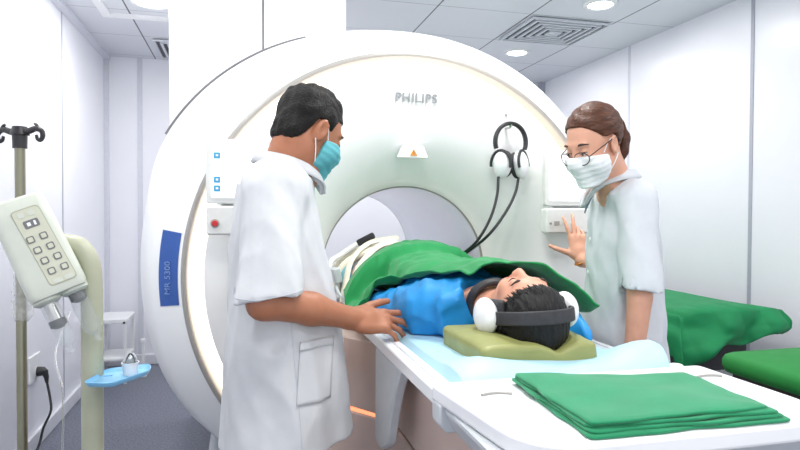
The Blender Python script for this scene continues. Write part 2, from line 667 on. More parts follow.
def creases(seed, amp, freq, stretch=(1, 1, 1), n=6, sharp=True):
    rs = np.random.RandomState(seed)
    ks = rs.normal(size=(n, 3)) * np.array(stretch) * freq
    ph = rs.uniform(0, 6.28, n); wk = rs.normal(size=(n, 3)) * freq * 0.35; wp = rs.uniform(0, 6.28, n)

    def fn(P):
        s = 0
        for i in range(n):
            w = np.sin(P @ ks[i] + ph[i] + 1.3 * np.sin(P @ wk[i] + wp[i]))
            s = s + (2 * np.abs(w) - 1 if sharp else w)
        return amp * s / n ** 0.5
    return fn


def field_obj(name, F, m, parent, relax=1):
    return obj(name, F.geo(relax), m, parent, smooth=True, sharp=180)


def bvh_of(geo):
    return BVHTree.FromPolygons([tuple(v) for v in np.asarray(geo[0])], [tuple(q) for q in geo[1]])


def patch(bvh, origin, u, v, direction, nu, nv, off=0.002, mask=None):
    """grid laid on a surface: rays from origin + s*u + t*v along direction"""
    d = Vector(norm(direction)); V, ok = [], []
    for j in range(nv):
        for i in range(nu):
            p = np.array(origin) + (i / (nu - 1) - 0.5) * np.array(u) + (j / (nv - 1) - 0.5) * np.array(v)
            h = bvh.ray_cast(Vector(p), d, 1.5)
            if h[0] is None:
                V.append(p); ok.append(False)
            else:
                V.append(np.array(h[0]) - np.array(d) * off); ok.append(True)
    F = [(j * nu + i, j * nu + i + 1, (j + 1) * nu + i + 1, (j + 1) * nu + i) for j in range(nv - 1) for i in range(nu - 1)]
    F = [q for q in F if all(ok[i] for i in q)]
    return V, F

# ================================================================== THE ROOM
floor = structure(obj('floor', box(LX - 0.1, RX + 0.1, FY, BY + 0.1, -0.06, 0.0), floor_mat(), smooth=False, base=(0, 0, 0)))
ceiling = structure(obj('ceiling', box(LX - 0.1, RX + 0.1, FY, BY + 0.1, CEIL, CEIL + 0.06), ceiling_mat(), smooth=False, base=(0, 0, 0)))
structure(obj('wall_left', box(LX - 0.1, LX, FY, BY + 0.1, 0, CEIL), M_WALL, smooth=False))
structure(obj('wall_right', box(RX, RX + 0.1, FY, BY + 0.1, 0, CEIL), M_WALL, smooth=False))
structure(obj('wall_back', box(LX, RX, BY, BY + 0.1, 0, CEIL), M_WALL, smooth=False))


def skirting(name, x0, x1, y0, y1):
    structure(obj(name, box(x0, x1, y0, y1, 0.0, 0.085), M_BASEB, smooth=False, bevel=0.006))


skirting('baseboard_left', LX, LX + 0.02, FY, BY)
skirting('baseboard_right', RX - 0.02, RX, FY, BY)
skirting('baseboard_back', LX + 0.02, RX - 0.02, BY - 0.02, BY)
# panel joints and corner posts
for i, (g, m) in enumerate([
        (box(LX, LX + 0.004, 4.180, 4.194, 0.085, CEIL), M_TRIM),
        (box(LX, LX + 0.004, 2.02, 2.034, 0.085, CEIL), M_TRIM),
        (box(LX, LX + 0.035, BY - 0.035, BY, 0.085, CEIL - 0.03), M_TRIMW),
        (box(-0.83, -0.79, BY - 0.006, BY, 0.085, CEIL), M_TRIMW),
        (box(0.40, 0.44, BY - 0.006, BY, 0.085, CEIL), M_TRIMW),
        (box(RX - 0.05, RX, BY - 0.05, BY, 0.085, CEIL), M_TRIM),
        (box(RX - 0.005, RX, 4.02, 4.042, 0.085, CEIL), M_TRIMW),
        (box(RX - 0.005, RX, 2.872, 2.894, 0.085, CEIL), M_TRIM),
        (box(RX - 0.005, RX, 1.30, 1.322, 0.085, CEIL), M_TRIM),
        (box(LX, LX + 0.045, FY, BY, CEIL - 0.03, CEIL), M_TRIMW)]):
    structure(obj('trim_%d' % (i + 1), g, m, smooth=False))

# ------------------------------------------------------------------ ceiling fittings
t = thing('ceiling_light', 'square white-framed ceiling light with a round lamp over the narrow passage', 'ceiling light', (-0.52, 3.93, CEIL))
fo, fi = 0.335, 0.285
fr = [box(-0.52 - fo, -0.52 + fo, 3.93 + fi, 3.93 + fo, CEIL - 0.018, CEIL), box(-0.52 - fo, -0.52 + fo, 3.93 - fo, 3.93 - fi, CEIL - 0.018, CEIL),
      box(-0.52 - fo, -0.52 - fi, 3.93 - fi, 3.93 + fi, CEIL - 0.018, CEIL), box(-0.52 + fi, -0.52 + fo, 3.93 - fi, 3.93 + fi, CEIL - 0.018, CEIL)]
obj('frame', join(*fr), M_WPLAS, t, smooth=False)
obj('trim_ring', lathe([(0.10, 0), (0.125, 0), (0.12, -0.012), (0.10, -0.012)], (-0.52, 3.93, CEIL), n=40, close=False), M_WPLAS, t)
obj('lens', lathe([(0.0, -0.008), (0.10, -0.008), (0.10, 0.0)], (-0.52, 3.93, CEIL), n=40), M_LAMP, t)
area_light('lamp_light', (0, 0, -0.03), 0.2, 8, parent=t)

DOWN = [(2.083, 3.27, 'round recessed downlight between the vent and the front edge of the ceiling'),
        (2.079, 4.41, 'round recessed downlight behind the square vent, just above the scanner')]
HID = [(0.30, 0.75, 'unseen downlight added above the near end of the scanner table'),  # out-of-view downlights, added to brighten the room and scanner
       (2.08, 1.15, 'unseen downlight added above the green cushioned trolley'),
       (0.85, -0.35, 'unseen downlight added at the room entrance'),
       (-0.55, 1.9, 'unseen downlight added above the injector stand'),
       (0.85, 1.90, 'unseen downlight added above the patient'),
       (0.66, 4.80, 'unseen downlight added behind the scanner')]
first = None
for i, (x, y, lab) in enumerate(DOWN + HID):
    t = thing('downlight', lab, 'ceiling light', (x, y, CEIL), 'recessed ceiling downlights')
    if first is None:
        first = t
        obj('trim_ring', lathe([(0.075, 0), (0.10, 0), (0.095, -0.01), (0.075, -0.012)], (x, y, CEIL), n=40, close=False), M_WPLAS, t)
        obj('lens', lathe([(0.0, -0.006), (0.075, -0.006), (0.075, 0.0)], (x, y, CEIL), n=40), M_LAMP, t)
    else:
        for ch in [c for c in first.children if c.type == 'MESH']:
            c = ch.copy(); COL.objects.link(c); c.parent = t
    area_light('lamp_light', (0, 0, -0.03), 0.32, [6, 6, 9, 7, 10, 9, 11, 9][i], parent=t)


def vent(x, y, w, d, label):
    t = thing('air_vent', label, 'air vent', (x, y, CEIL))
    obj('backing', box(x - w * .95, x + w * .95, y - d * .95, y + d * .95, CEIL - 0.004, CEIL - 0.001), M_VENTD, t, smooth=False)
    rings = 6
    for k in range(rings):
        s = 1.0 - k / rings
        a, b, e = w * s, d * s, 0.017
        z1 = CEIL - 0.006 - 0.001 * k
        g = [box(x - a, x + a, y + b - e, y + b, z1 - 0.012, z1), box(x - a, x + a, y - b, y - b + e, z1 - 0.012, z1),
             box(x - a, x - a + e, y - b + e, y + b - e, z1 - 0.012, z1), box(x + a - e, x + a, y - b + e, y + b - e, z1 - 0.012, z1)]
        obj('frame' if k == 0 else 'louvre', join(*g), M_VENT, t, smooth=False)
    obj('centre_plate', box(x - w * .12, x + w * .12, y - d * .12, y + d * .12, CEIL - 0.018, CEIL - 0.008), M_VENT, t, smooth=False)


vent(2.078, 3.835, 0.285, 0.265, 'square louvred ceiling vent between the two round downlights')
vent(-0.35, 5.02, 0.28, 0.265, 'square louvred ceiling vent over the far end of the narrow passage')

# ================================================================== THE SCANNER
CX, CZ = 0.664, 1.02
mri = thing('mri_scanner', 'large white ring-shaped imaging scanner with the patient in its round opening', 'scanner', (CX, 3.2, 0))
NT = 160
TH = [2 * PI * i / NT for i in range(NT)]
_oa = [0, 60, 90, 108, 123, 137, 148, 155, 164, 179, 191, 205, 214, 222, 240, 270, 300, 360]
_or = [1.035, 1.035, 1.035, 1.06, 1.09, 1.11, 1.115, 1.115, 1.08, 1.066, 1.068, 1.07, 1.055, 1.03, 1.0, 1.0, 1.0, 1.035]


def outline(th):
    return float(np.interp(math.degrees(th), _oa, _or))


OUT = np.array([outline(t) for t in TH])
for _ in range(6):
    OUT = (np.roll(OUT, 1) + OUT * 2 + np.roll(OUT, -1)) / 4


def ring(y, rad):
    rad = np.broadcast_to(rad, (NT,))
    return [(CX + rad[i] * math.cos(TH[i]), y, CZ + rad[i] * math.sin(TH[i])) for i in range(NT)]


def rings(prof):
    return [ring(y, r) for r, y in prof]


mix = lambda a, b, k: np.asarray(a) * (1 - k) + np.asarray(b) * k
cas = [ring(2.356, 0.882), ring(2.37, 0.903), ring(2.42, mix(0.965, OUT * .955, .4)), ring(2.47, mix(0.98, OUT * .965, .7)),
       ring(2.53, mix(0.98, OUT * .978, .9)), ring(2.60, OUT * .988), ring(2.70, OUT * .997), ring(2.80, OUT), ring(3.85, OUT), ring(4.0, OUT * .985), ring(4.07, OUT * .94), ring(4.09, OUT * .85), ring(4.09, np.full(NT, .50))]
casing_geo = loft(cas, caps=(False, False))
obj('casing', casing_geo, M_CASE2, mri, sharp=60)
obj('grey_lip', loft(rings([(0.857, 2.41), (0.859, 2.352), (0.864, 2.345), (0.877, 2.346), (0.883, 2.358)]), caps=(False, False)), M_LIP, mri, sharp=60)
obj('light_ring', loft(rings([(0.800, 2.315), (0.812, 2.345), (0.835, 2.385), (0.858, 2.405)]), caps=(False, False)), M_RING, mri)
fprof = [(0.3501, 2.485), (0.356, 2.470), (0.372, 2.445), (0.40, 2.415), (0.44, 2.383), (0.49, 2.353), (0.55, 2.328), (0.62, 2.311), (0.70, 2.303), (0.785, 2.300), (0.797, 2.303), (0.800, 2.316)]
obj('front_cover', loft(rings(fprof), caps=(False, False)), M_CASE, mri, sharp=60)
obj('bore_liner', loft(rings([(0.50, 4.092), (0.45, 4.05), (0.40, 3.93), (0.362, 3.80), (0.352, 3.70), (0.350, 3.55), (0.350, 2.485)]), caps=(False, False)), M_BORE, mri, sharp=60)
obj('rim_seal', loft(rings([(0.437, 4.0), (0.437, 4.03), (0.450, 4.04), (0.452, 4.0)]), caps=(False, False)), M_BLACK, mri)
bead = [(0.3495, 2.492), (0.3465, 2.487), (0.3475, 2.480), (0.353, 2.476)]
obj('bore_edge', loft(rings(bead), caps=(False, False)), M_LIP, mri)
q = [(CX + k * math.cos(R(a)), CZ + k * math.sin(R(a))) for k, a in ((.349, 158), (.349, 172), (.340, 172), (.340, 158))]
obj('bore_fill_strip', prism(q, 1, 2.75, 3.60), M_BOREFILL, mri, smooth=False)  # glowing strip added on the hidden side wall to brighten the bore
# bridge of the patient support through the bore
obj('bore_bridge', prism(round_poly([(CX - .245, 0.80), (CX + .245, 0.80), (CX + .20, 0.72), (CX - .20, 0.72)], .02), 1, 2.33, 4.0), M_WPLAS, mri)
# column that rises to the ceiling
cover_poly = [(-0.295, 1.40), (-0.300, 2.51), (0.455, 2.51), (0.455, 1.80), (0.10, 1.45)]
cp = prism(cover_poly, 1, 2.66, 3.9)
obj('top_cover', cp, M_CASE, mri, bevel=0.085, seg=5, sharp=30)
obj('cover_seam', box(0.083, 0.091, 2.657, 2.70, 1.90, 2.51), M_SEAM, mri, smooth=False)
arc = []
for d in np.linspace(112, 150, 30):
    th = R(d)
    i = int(d / 360 * NT)
    rr = np.interp(d, np.degrees(TH), OUT) * 1.000
    arc.append((CX + rr * math.cos(th), 2.645, CZ + rr * math.sin(th)))
obj('cover_seam', tube(arc, 0.0045, 8), M_SEAM, mri)
line = []
for d in np.linspace(160, 232, 40):
    rr = np.interp(d, np.degrees(TH), OUT) * .994
    line.append((CX + rr * math.cos(R(d)), 2.668, CZ + rr * math.sin(R(d))))
obj('casing_seam', tube(line, 0.002, 6), M_LIP, mri)
obj('base', prism(round_poly([(CX - .80, 0.0), (CX + .80, 0.0), (CX + .80, 0.30), (CX - .80, 0.30)], .03), 1, 2.50, 4.0), M_TABG, mri)
# lettering, warning plate and side label
AF = [(1, 0, 0), (0, 0, 1), (0, -1, 0)]
obj('lettering', text_geo('PHILIPS', 0.049, (0.660, 2.2995, 1.708), AF, 0.0010, 1.10, 0.0011), M_LOGO, mri, smooth=False)
bc = bvh_of(loft(rings(fprof), caps=(False, False)))
pl = prism([(0.585, 1.475), (0.712, 1.475), (0.690, 1.523), (0.607, 1.523)], 1, 2.330, 2.300)
plate = obj('warning_plate', pl, M_CASE2, mri, bevel=0.004)
obj('warning_triangle', prism([(0.634, 1.484), (0.664, 1.484), (0.649, 1.510)], 1, 2.300, 2.2965), M_WARN, plate, smooth=False)
obj('exclamation_mark', join(box(0.6475, 0.6505, 2.2955, 2.297, 1.492, 1.503), box(0.6475, 0.6505, 2.2955, 2.297, 1.487, 1.490)), M_SEAM, plate, smooth=False)
bcas = bvh_of(casing_geo)


def polar_patch(r0, r1, d0, d1, nu, nv, off):
    V = []
    for j in range(nv):
        for i in range(nu):
            r_ = r0 + (r1 - r0) * i / (nu - 1); d = R(d0 + (d1 - d0) * j / (nv - 1))
            p = Vector((CX + r_ * math.cos(d), 2.0, CZ + r_ * math.sin(d)))
            h = bcas.ray_cast(p, Vector((0, 1, 0)))
            V.append(np.array(h[0]) + np.array(h[1]) * (off if h[1].y < 0 else -off))
    return V, [(j * nu + i, j * nu + i + 1, (j + 1) * nu + i + 1, (j + 1) * nu + i) for j in range(nv - 1) for i in range(nu - 1)]


lab = obj('side_label', polar_patch(0.892, 0.962, 169.5, 186.5, 6, 14, 0.002), M_BLUELAB, mri)
hc = bcas.ray_cast(Vector((CX - 0.928 * math.cos(R(2)), 2.0, CZ - 0.928 * math.sin(R(-2)) - 0.035)), Vector((0, 1, 0)))
nrm = np.array(hc[1]); nrm = nrm if nrm[1] < 0 else -nrm
upv = norm(np.cross(nrm, (0, 0, 1)))
AL = [(0, 0, 1), upv, nrm]
obj('lettering', text_geo('MR 5300', 0.034, np.array(hc[0]) + nrm * 0.004, AL, 0.001), M_LABTXT, lab, smooth=False)


def control_panel(x0, side):
    w = 0.262
    x1 = x0 + w
    g = prism(round_poly([(x0, 1.290), (x1, 1.290), (x1, 1.512), (x0, 1.512)], .012), 1, 2.190, 2.222)
    cpn = obj('control_panel', g, M_PANEL, mri, bevel=0.004)
    obj('panel_mount', prism(round_poly([(x0 + .05, 1.22), (x1 - .05, 1.22), (x1 - .05, 1.46), (x0 + .05, 1.46)], .02), 1, 2.221, 2.305), M_CASE2, cpn)
    obj('screen', prism(round_poly([(x0 + .018, 1.310), (x1 - .018, 1.310), (x1 - .018, 1.496), (x0 + .018, 1.496)], .006), 1, 2.187, 2.191), M_SCREEN, cpn, smooth=False)
    obj('button_box', prism(round_poly([(x0 + .002, 1.182), (x1 - .002, 1.182), (x1 - .002, 1.282), (x0 + .002, 1.282)], .010), 1, 2.185, 2.235), M_PANEL, cpn, bevel=0.006)
    if side == 'l':
        for z in (1.455, 1.372, 1.342):
            ic = prism(round_poly([(x0 + .026, z - .011), (x0 + .048, z - .011), (x0 + .048, z + .011), (x0 + .026, z + .011)], .003), 1, 2.1855, 2.188)
            obj('icon', ic, M_ICON, cpn, smooth=False)
            obj('icon', box(x0 + .033, x0 + .041, 2.1845, 2.186, z - .003, z + .004), M_WPLAS, cpn, smooth=False)
        obj('stop_button', lathe([(0.0, 0.012), (0.009, 0.012), (0.011, 0.008), (0.011, 0)], (x0 + .030, 2.185, 1.222), [(1, 0, 0), (0, 0, 1), (0, -1, 0)], 24), M_RED, cpn)
        obj('button_ring', lathe([(0.011, 0), (0.011, 0.004), (0.015, 0.003), (0.015, 0)], (x0 + .030, 2.185, 1.222), [(1, 0, 0), (0, 0, 1), (0, -1, 0)], 24, False), M_LIP, cpn)
    else:
        for z in (1.385, 1.353):
            ic = prism(round_poly([(x1 - .050, z - .010), (x1 - .030, z - .010), (x1 - .030, z + .010), (x1 - .050, z + .010)], .003), 1, 2.1855, 2.188)
            obj('icon', ic, M_ICON, cpn, smooth=False)
        obj('socket', prism(round_poly([(x0 + .035, 1.214), (x0 + .058, 1.214), (x0 + .058, 1.230), (x0 + .035, 1.230)], .003), 1, 2.182, 2.186), M_LIP, cpn, smooth=False)
        obj('button', lathe([(0.0, 0.005), (0.004, 0.005), (0.005, 0)], (x0 + .020, 2.185, 1.222), [(1, 0, 0), (0, 0, 1), (0, -1, 0)], 16), M_LIP, cpn)
        obj('button', lathe([(0.0, 0.005), (0.007, 0.005), (0.008, 0)], (x0 + .115, 2.185, 1.222), [(1, 0, 0), (0, 0, 1), (0, -1, 0)], 16), M_CASE2, cpn)


control_panel(-0.120, 'l')
control_panel(1.160, 'r')
obj('hook', tube(smooth_path([(1.038, 2.302, 1.606), (1.038, 2.262, 1.604), (1.038, 2.252, 1.616)], 5), 0.005, 8), M_CHROME, mri)
obj('sensor_dot', lathe([(0, 0.006), (0.005, 0.006), (0.006, 0)], (1.038, 2.302, 1.66), [(1, 0, 0), (0, 0, 1), (0, -1, 0)], 12), M_LIP, mri)

# ------------------------------------------------------------------ headphones hanging on the scanner
hp = thing('headphones', 'white and black headphones hanging from a hook on the scanner front', 'headphones', (1.03, 2.262, 1.38))
hb = [(1.040 + 0.066 * math.sin(a), 2.258, 1.545 + 0.075 * math.cos(a)) for a in np.linspace(-1.95, 1.95, 26)]
obj('headband', tube(hb, 0.0085, 10, flat=((0, 1, 0), 1.6)), M_BLACK, hp)
for sx, A_ in ((-1, frame((-0.80, -0.55, -0.1), (0.15, 0, 1))), (1, frame((0.62, -0.74, 0.1), (-0.15, 0, 1)))):
    c = np.array((1.040 + sx * 0.040, 2.247, 1.455))
    F = Field(c - .09, c + .09, 0.005)
    F.add(ell(c, (0.030, 0.038, 0.058), A_))
    cupo = field_obj('ear_cup', F, M_WPLAS, hp)
    F = Field(c - .09, c + .09, 0.004)
    F.add(ell(c - A_[0] * 0.024, (0.018, 0.036, 0.054), A_))
    F.add(ell(c - A_[0] * 0.042, (0.014, 0.018, 0.034), A_), 0.004, 's')
    obj('ear_cushion', F.geo(), M_BLACKS, cupo, sharp=180)
    yoke = [c + A_[0] * 0.012 + A_[1] * 0.045 * math.cos(a) + A_[2] * (0.055 * math.sin(a)) for a in np.linspace(-0.2, PI + .2, 18)]
    obj('yoke', tube(yoke, 0.006, 8), M_BLACK, hp)
cab = [(0.985, 2.250, 1.405), (0.975, 2.240, 1.33), (0.945, 2.235, 1.24), (0.895, 2.25, 1.15), (0.86, 2.36, 1.08)]
obj('cable', tube(smooth_path(cab, 8), 0.0058, 8), M_BLACK, hp)
cab = [(1.072, 2.250, 1.405), (1.052, 2.238, 1.34), (1.005, 2.23, 1.26), (0.935, 2.24, 1.17), (0.875, 2.37, 1.08)]
obj('cable', tube(smooth_path(cab, 8), 0.0058, 8), M_BLACK, hp)

# ================================================================== THE PATIENT TABLE
tb = thing('scanner_table', 'long white patient table running from the scanner opening to the folded green cloth', 'table', (CX, 1.5, 0))
TX0, TX1 = 0.372, 0.956
obj('tabletop', prism(round_poly([(TX0 + .05, 0.845), (TX1 - .05, 0.845), (TX1 - .02, 0.897), (TX0 + .02, 0.897)], .012), 1, 1.10, 3.55), M_TABW, tb)
for sx in (TX0, TX1 - 0.05):
    rail = obj('side_rail', box(sx, sx + 0.05, 1.135, 2.30, 0.872, 0.908), M_TABW, tb, bevel=0.006)
    obj('slot', box(sx + 0.022, sx + 0.028, 1.16, 2.25, 0.9055, 0.9095), M_TABG, rail, smooth=False)
# end tray with rounded outer corners
EX0, EX1, EY0, EY1, EZ = 0.355, 0.970, 0.772, 1.128, 0.930
ep = round_poly([(EX0 + .04, EY0), (EX1, EY0), (EX1, EY1), (EX0, EY1)], [.10, .12, .02, .012], 8)
tray = obj('end_tray', prism(ep, 2, EZ - 0.034, EZ), M_TABW, tb, bevel=0.008, seg=3)
for c, s in (((0.445, 1.03), 1), ((0.912, 1.04), -1)):
    a = [(c[0] + 0.04 * math.cos(q), c[1] - 0.03 + 0.03 * math.sin(q), EZ + 0.0012) for q in np.linspace(0.7, 2.3, 10)]
    obj('grip_slot', tube(a, 0.0034, 8), M_LIP, tray)
obj('knob', lathe([(0.022, 0), (0.022, 0.010), (0.012, 0.017), (0.0, 0.018)], (0.935, 1.155, 0.909), n=20), M_TABW, tb)
obj('knob', lathe([(0.020, 0), (0.020, 0.008), (0.010, 0.014), (0.0, 0.015)], (0.392, 1.150, 0.907), n=20), M_TABW, tb)
# flaring underside of the tray
u0 = [(EX0 + .008, EY0 + .02), (EX1 - .02, EY0 + .02), (EX1 - .01, EY1 - .005), (EX0 + .008, EY1 - .005)]
u1 = [(0.45, 0.98), (0.88, 0.98), (0.90, EY1 - .02), (0.43, EY1 - .02)]
obj('tray_underside', loft([[(x, y, EZ - .034) for x, y in u0], [(x + .02 * (1 if x < .6 else -1), y + .03 * (y < .9), EZ - .075) for x, y in u0], [(x, y, 0.80) for x, y in u1]]), M_TABG, tb, smooth=False, bevel=0.01)
# pedestal: lower column, upper shroud and the orange light line between them
def plan(g, d=0.0):
    return round_poly([(.455 - g, 1.12 - g + d), (.873 + g, 1.12 - g + d), (.873 + g, 1.85), (1.03 + g, 2.08), (1.03 + g, 2.292), (.298 - g, 2.292), (.298 - g, 2.08), (.455 - g, 1.85)], [.06, .06, .08, .08, .01, .01, .08, .08])


obj('pedestal', prism(plan(0), 2, 0.0, 0.600), M_PEACH, tb, bevel=0.008)
obj('light_strip', prism(round_poly([(.445, 1.875), (.883, 1.875), (1.034, 2.08), (1.034, 2.292), (.294, 2.292), (.294, 2.08)], [.01, .01, .08, .01, .01, .08]), 2, 0.601, 0.612), M_ORANGE, tb)
obj('upper_shroud', loft([[(x, y, z) for x, y in plan(g, d)] for z, g, d in ((0.613, 0, 0), (0.70, .004, -.01), (0.79, .012, -.03), (0.846, .012, -.03))]), M_PEACH, tb, bevel=0.004)
obj('tray_flange', prism([(0.357, .900), (0.357, .862), (0.372, .846), (0.420, .846), (0.420, .900)], 1, 1.078, 1.126), M_TABG, tb, bevel=.004)
wing = [(1.735, 0.872), (1.735, 0.595), (1.66, 0.595), (1.585, 0.635), (1.545, 0.72), (1.50, 0.80), (1.44, 0.872)]
for sx in (TX0 + 0.004, TX1 - 0.030):
    obj('side_wing', prism(round_poly(wing, .02, 4), 0, sx, sx + 0.026), M_TABG, tb, bevel=0.004)

# ------------------------------------------------------------------ mattress, pillow, folded cloth
def mattress_pt(u, v):
    x = 0.424 + u * 0.480
    y = 1.125 + v * 2.35
    e = min(u, 1 - u)
    z = 0.917 + 0.006 * math.sin(6 * u) * math.exp(-((y - 1.3) / .3) ** 2)
    k = math.exp(-((y - 1.215) / 0.085) ** 2)
    z += k * (0.014 + 0.040 * math.exp(-((u - 0.93) / .16) ** 2) + 0.014 * math.exp(-((u - 0.15) / .12) ** 2))
    if e < 0.04:
        z = 0.897 + (z - 0.897) * math.sqrt(max(0, 1 - ((0.04 - e) / 0.04) ** 2))
    if v < 0.03:
        z = 0.897 + (z - 0.897) * math.sqrt(max(0, 1 - ((0.03 - v) / 0.03) ** 2))
    # head end bulges out over the rail
    x += k * (0.10 * max(0, u - .6) - 0.03 * max(0, .3 - u))
    return (x, y, z + 0.001)


ms = obj('mattress', sheet(mattress_pt, 41, 120), M_MATT, base=(CX, 1.5, 0.898))
tag(ms, 'thin pale blue mattress on the scanner table under the patient', 'mattress')

pil_c = np.array((0.662, 1.40, 0.95))


def pillow_field():
    F = Field((0.44, 1.18, 0.88), (0.90, 1.62, 1.08), 0.005)
    F.add(rbox((0.646, 1.368, 0.930), (0.143, 0.140, 0.040), 0.014))
    F.add(ell((0.560, 1.35, 0.958), (0.052, 0.11, 0.020)), 0.02)
    F.add(ell((0.742, 1.35, 0.960), (0.040, 0.11, 0.022)), 0.02)
    F.add(cone((0.690, 1.20, 1.012), (0.680, 1.60, 1.020), 0.056, 0.066), 0.016, 's')
    F.add(cone((0.690, 1.22, 0.958), (0.690, 1.40, 0.958), 0.006, 0.006), 0.016, 's')
    F.disp(creases(5, 0.0016, 24, n=5))
    F.cut((0, 0, 0.9185), (0, 0, -1))
    return F


pw = obj('pillow', pillow_field().geo(1), M_PILLOW, sharp=180)
tag(pw, 'olive green head pillow under the lying patient', 'pillow')


def folded_cloth():
    t = thing('folded_cloth', 'green cloth folded into a flat stack on the end tray of the table', 'cloth', (0.72, 0.93, EZ))
    # corners (x, y) on the tray, front-left, front-right, back-right, back-left
    c = np.array([(0.490, 0.792), (0.832, 0.786), (0.852, 1.010), (0.506, 1.085)])
    rs = random.Random(4)
    for k in range(4):
        z0 = EZ + 0.0005 + k * 0.0058
        sh = np.array([(rs.uniform(-.006, .006), rs.uniform(-.007, .004)) for _ in range(4)])
        q = c + sh
        q[2] += (.012 * (1.5 - k), 0); q[1] += (.010 * (1.5 - k), .004 * (k - 1.5)); q[0] += (0, .003 * (k - 1.5))
        edge = []
        for i_ in range(4):
            a_, b_ = q[i_], q[(i_ + 1) % 4]
            nrm_ = norm((b_ - a_)[::-1] * np.array((1, -1)))
            for t_ in np.linspace(0, 1, 12, endpoint=False):
                wv = math.sin(PI * t_) * (.0035 * math.sin(9 * t_ + 2.1 * k + i_) + .0025 * math.sin(21 * t_ + k * 1.3))
                sag = -.016 * math.sin(PI * t_) if i_ == 2 else 0
                edge.append(tuple(a_ + (b_ - a_) * t_ + nrm_ * (wv + sag)))
        poly = round_poly(edge, .012, 2)

        def layer(poly=poly, z0=z0, k=k):
            P = np.array(poly); ctr = P.mean(0)
            rr = []
            for s_, dz in ((0.985, 0.0), (0.998, 0.0016), (1.0, 0.003), (0.998, 0.0046), (0.98, 0.0060)):
                rr.append([(*(ctr + (p - ctr) * s_), z0 + dz) for p in P])
            n = len(rr[0])
            V, F = loft(rr, caps=(True, False))
            b = len(V) - n
            prev = [b + i for i in range(n)]
            for s_ in (0.85, 0.65, 0.4, 0.15):
                st = len(V)
                for p in P:
                    w = ctr + (p - ctr) * s_
                    bump = 0.0030 * math.sin(w[0] * 22 + w[1] * 17 + k) + 0.0018 * math.sin(w[1] * 55 - w[0] * 21)
                    V.append((*w, z0 + 0.0066 + bump + 0.002 * (1 - s_)))
                cur = [st + i for i in range(n)]
                F += [(prev[i], prev[(i + 1) % n], cur[(i + 1) % n], cur[i]) for i in range(n)]
                prev = cur
            F.append(tuple(prev))
            return V, F
        obj('fold', layer(), M_GREENF, t, sharp=75)


folded_cloth()

# ================================================================== LEFT: injector, tray, drip stand, stool, plug
IP = np.array((-0.334, 1.53, 0))
inj = thing('contrast_injector', 'ivory dual-syringe injector with keypad head on a bent floor stand', 'injector', tuple(IP))
for k in range(4):
    a = PI / 4 + k * PI / 2
    e = IP + np.array((0.20 * math.cos(a), 0.20 * math.sin(a), 0.065))
    lg = obj('leg', tube([IP + (0, 0, 0.09), e], [0.022, 0.016], 10), M_INJP, inj)
    obj('castor', lathe([(0.0, -.011), (0.024, -.011), (0.028, -.006), (0.028, .006), (0.024, .011), (0, .011)], e + (0, 0, -0.036), [(0, 0, 1), (1, 0, 0), (0, 1, 0)], 18), M_BLACK, lg)
VW = np.array([_r[0], _r[1], 0.0]); UP = np.array((0, 0, 1.0)); TC = np.array((-_f[0], -_f[1], 0)); TC = norm(TC)
hc0 = np.array((-0.435, 1.50, 1.177))
pole = [IP + (0, 0, 0.07), IP + (0, 0, 0.6), IP + (0, 0, 1.08), IP + VW * -0.004 + (0, 0, 1.135), IP + VW * -0.022 + (0, 0, 1.172), IP + VW * -0.05 + (0, 0, 1.185), IP + VW * -0.105 + (0, 0, 1.185)]
obj('stand_pole', tube([pole[0], pole[1]] + smooth_path(pole[2:], 6), 0.0235, 20), M_INJP, inj)
L = norm(VW * 0.43 - UP * 0.90)
W = norm(VW * 0.90 + UP * 0.43)
N_ = norm(TC * 0.84 + W * 0.50); W2 = norm(np.cross(N_, L)); W2 = W2 if W2 @ W > 0 else -W2
AH = np.array([W2, L, N_])            # across, along (down), outward


def hp_(a, b, c):
    return hc0 + W2 * a + L * b + N_ * c


def inj_ring(b, wl, d0, d1, rad=0.02):
    q = round_poly([(-wl, -d0), (wl, -d0), (wl, d1), (-wl, d1)], [rad, rad, rad, rad], 6)
    return [hp_(x, b, y) for x, y in q]


rg = [inj_ring(-.118, .040, .025, .020), inj_ring(-.117, .050, .036, .026), inj_ring(-.110, .056, .046, .032), inj_ring(-.05, .058, .052, .034), inj_ring(.06, .060, .052, .034), inj_ring(.098, .060, .050, .034), inj_ring(.108, .056, .046, .030), inj_ring(.110, .04, .03, .02)]
head = obj('injector_head', loft(rg), M_INJ, inj, sharp=50)
kp = round_poly([(-.020, -.088), (.036, -.088), (.046, .092), (-.010, .092)], .010, 5)


def flat_on(poly, c0, c1, lean=0.0):
    n = len(poly)
    V = [hp_(x, y, c0) for x, y in poly] + [hp_(x, y, c1) for x, y in poly]
    return V, [(i, (i + 1) % n, n + (i + 1) % n, n + i) for i in range(n)] + [tuple(range(n - 1, -1, -1)), tuple(range(n, 2 * n))]


kpo = obj('keypad', flat_on(kp, .033, .0352), M_INJP, head, smooth=False)
obj('keypad_face', flat_on([(p[0] * .95 + .0003, p[1] * .97) for p in kp], .0351, .0358), M_KEY, head, smooth=False)


def rp(cx, cy, w, h, r=.004):
    return round_poly([(cx - w, cy - h), (cx + w, cy - h), (cx + w, cy + h), (cx - w, cy + h)], r, 4)


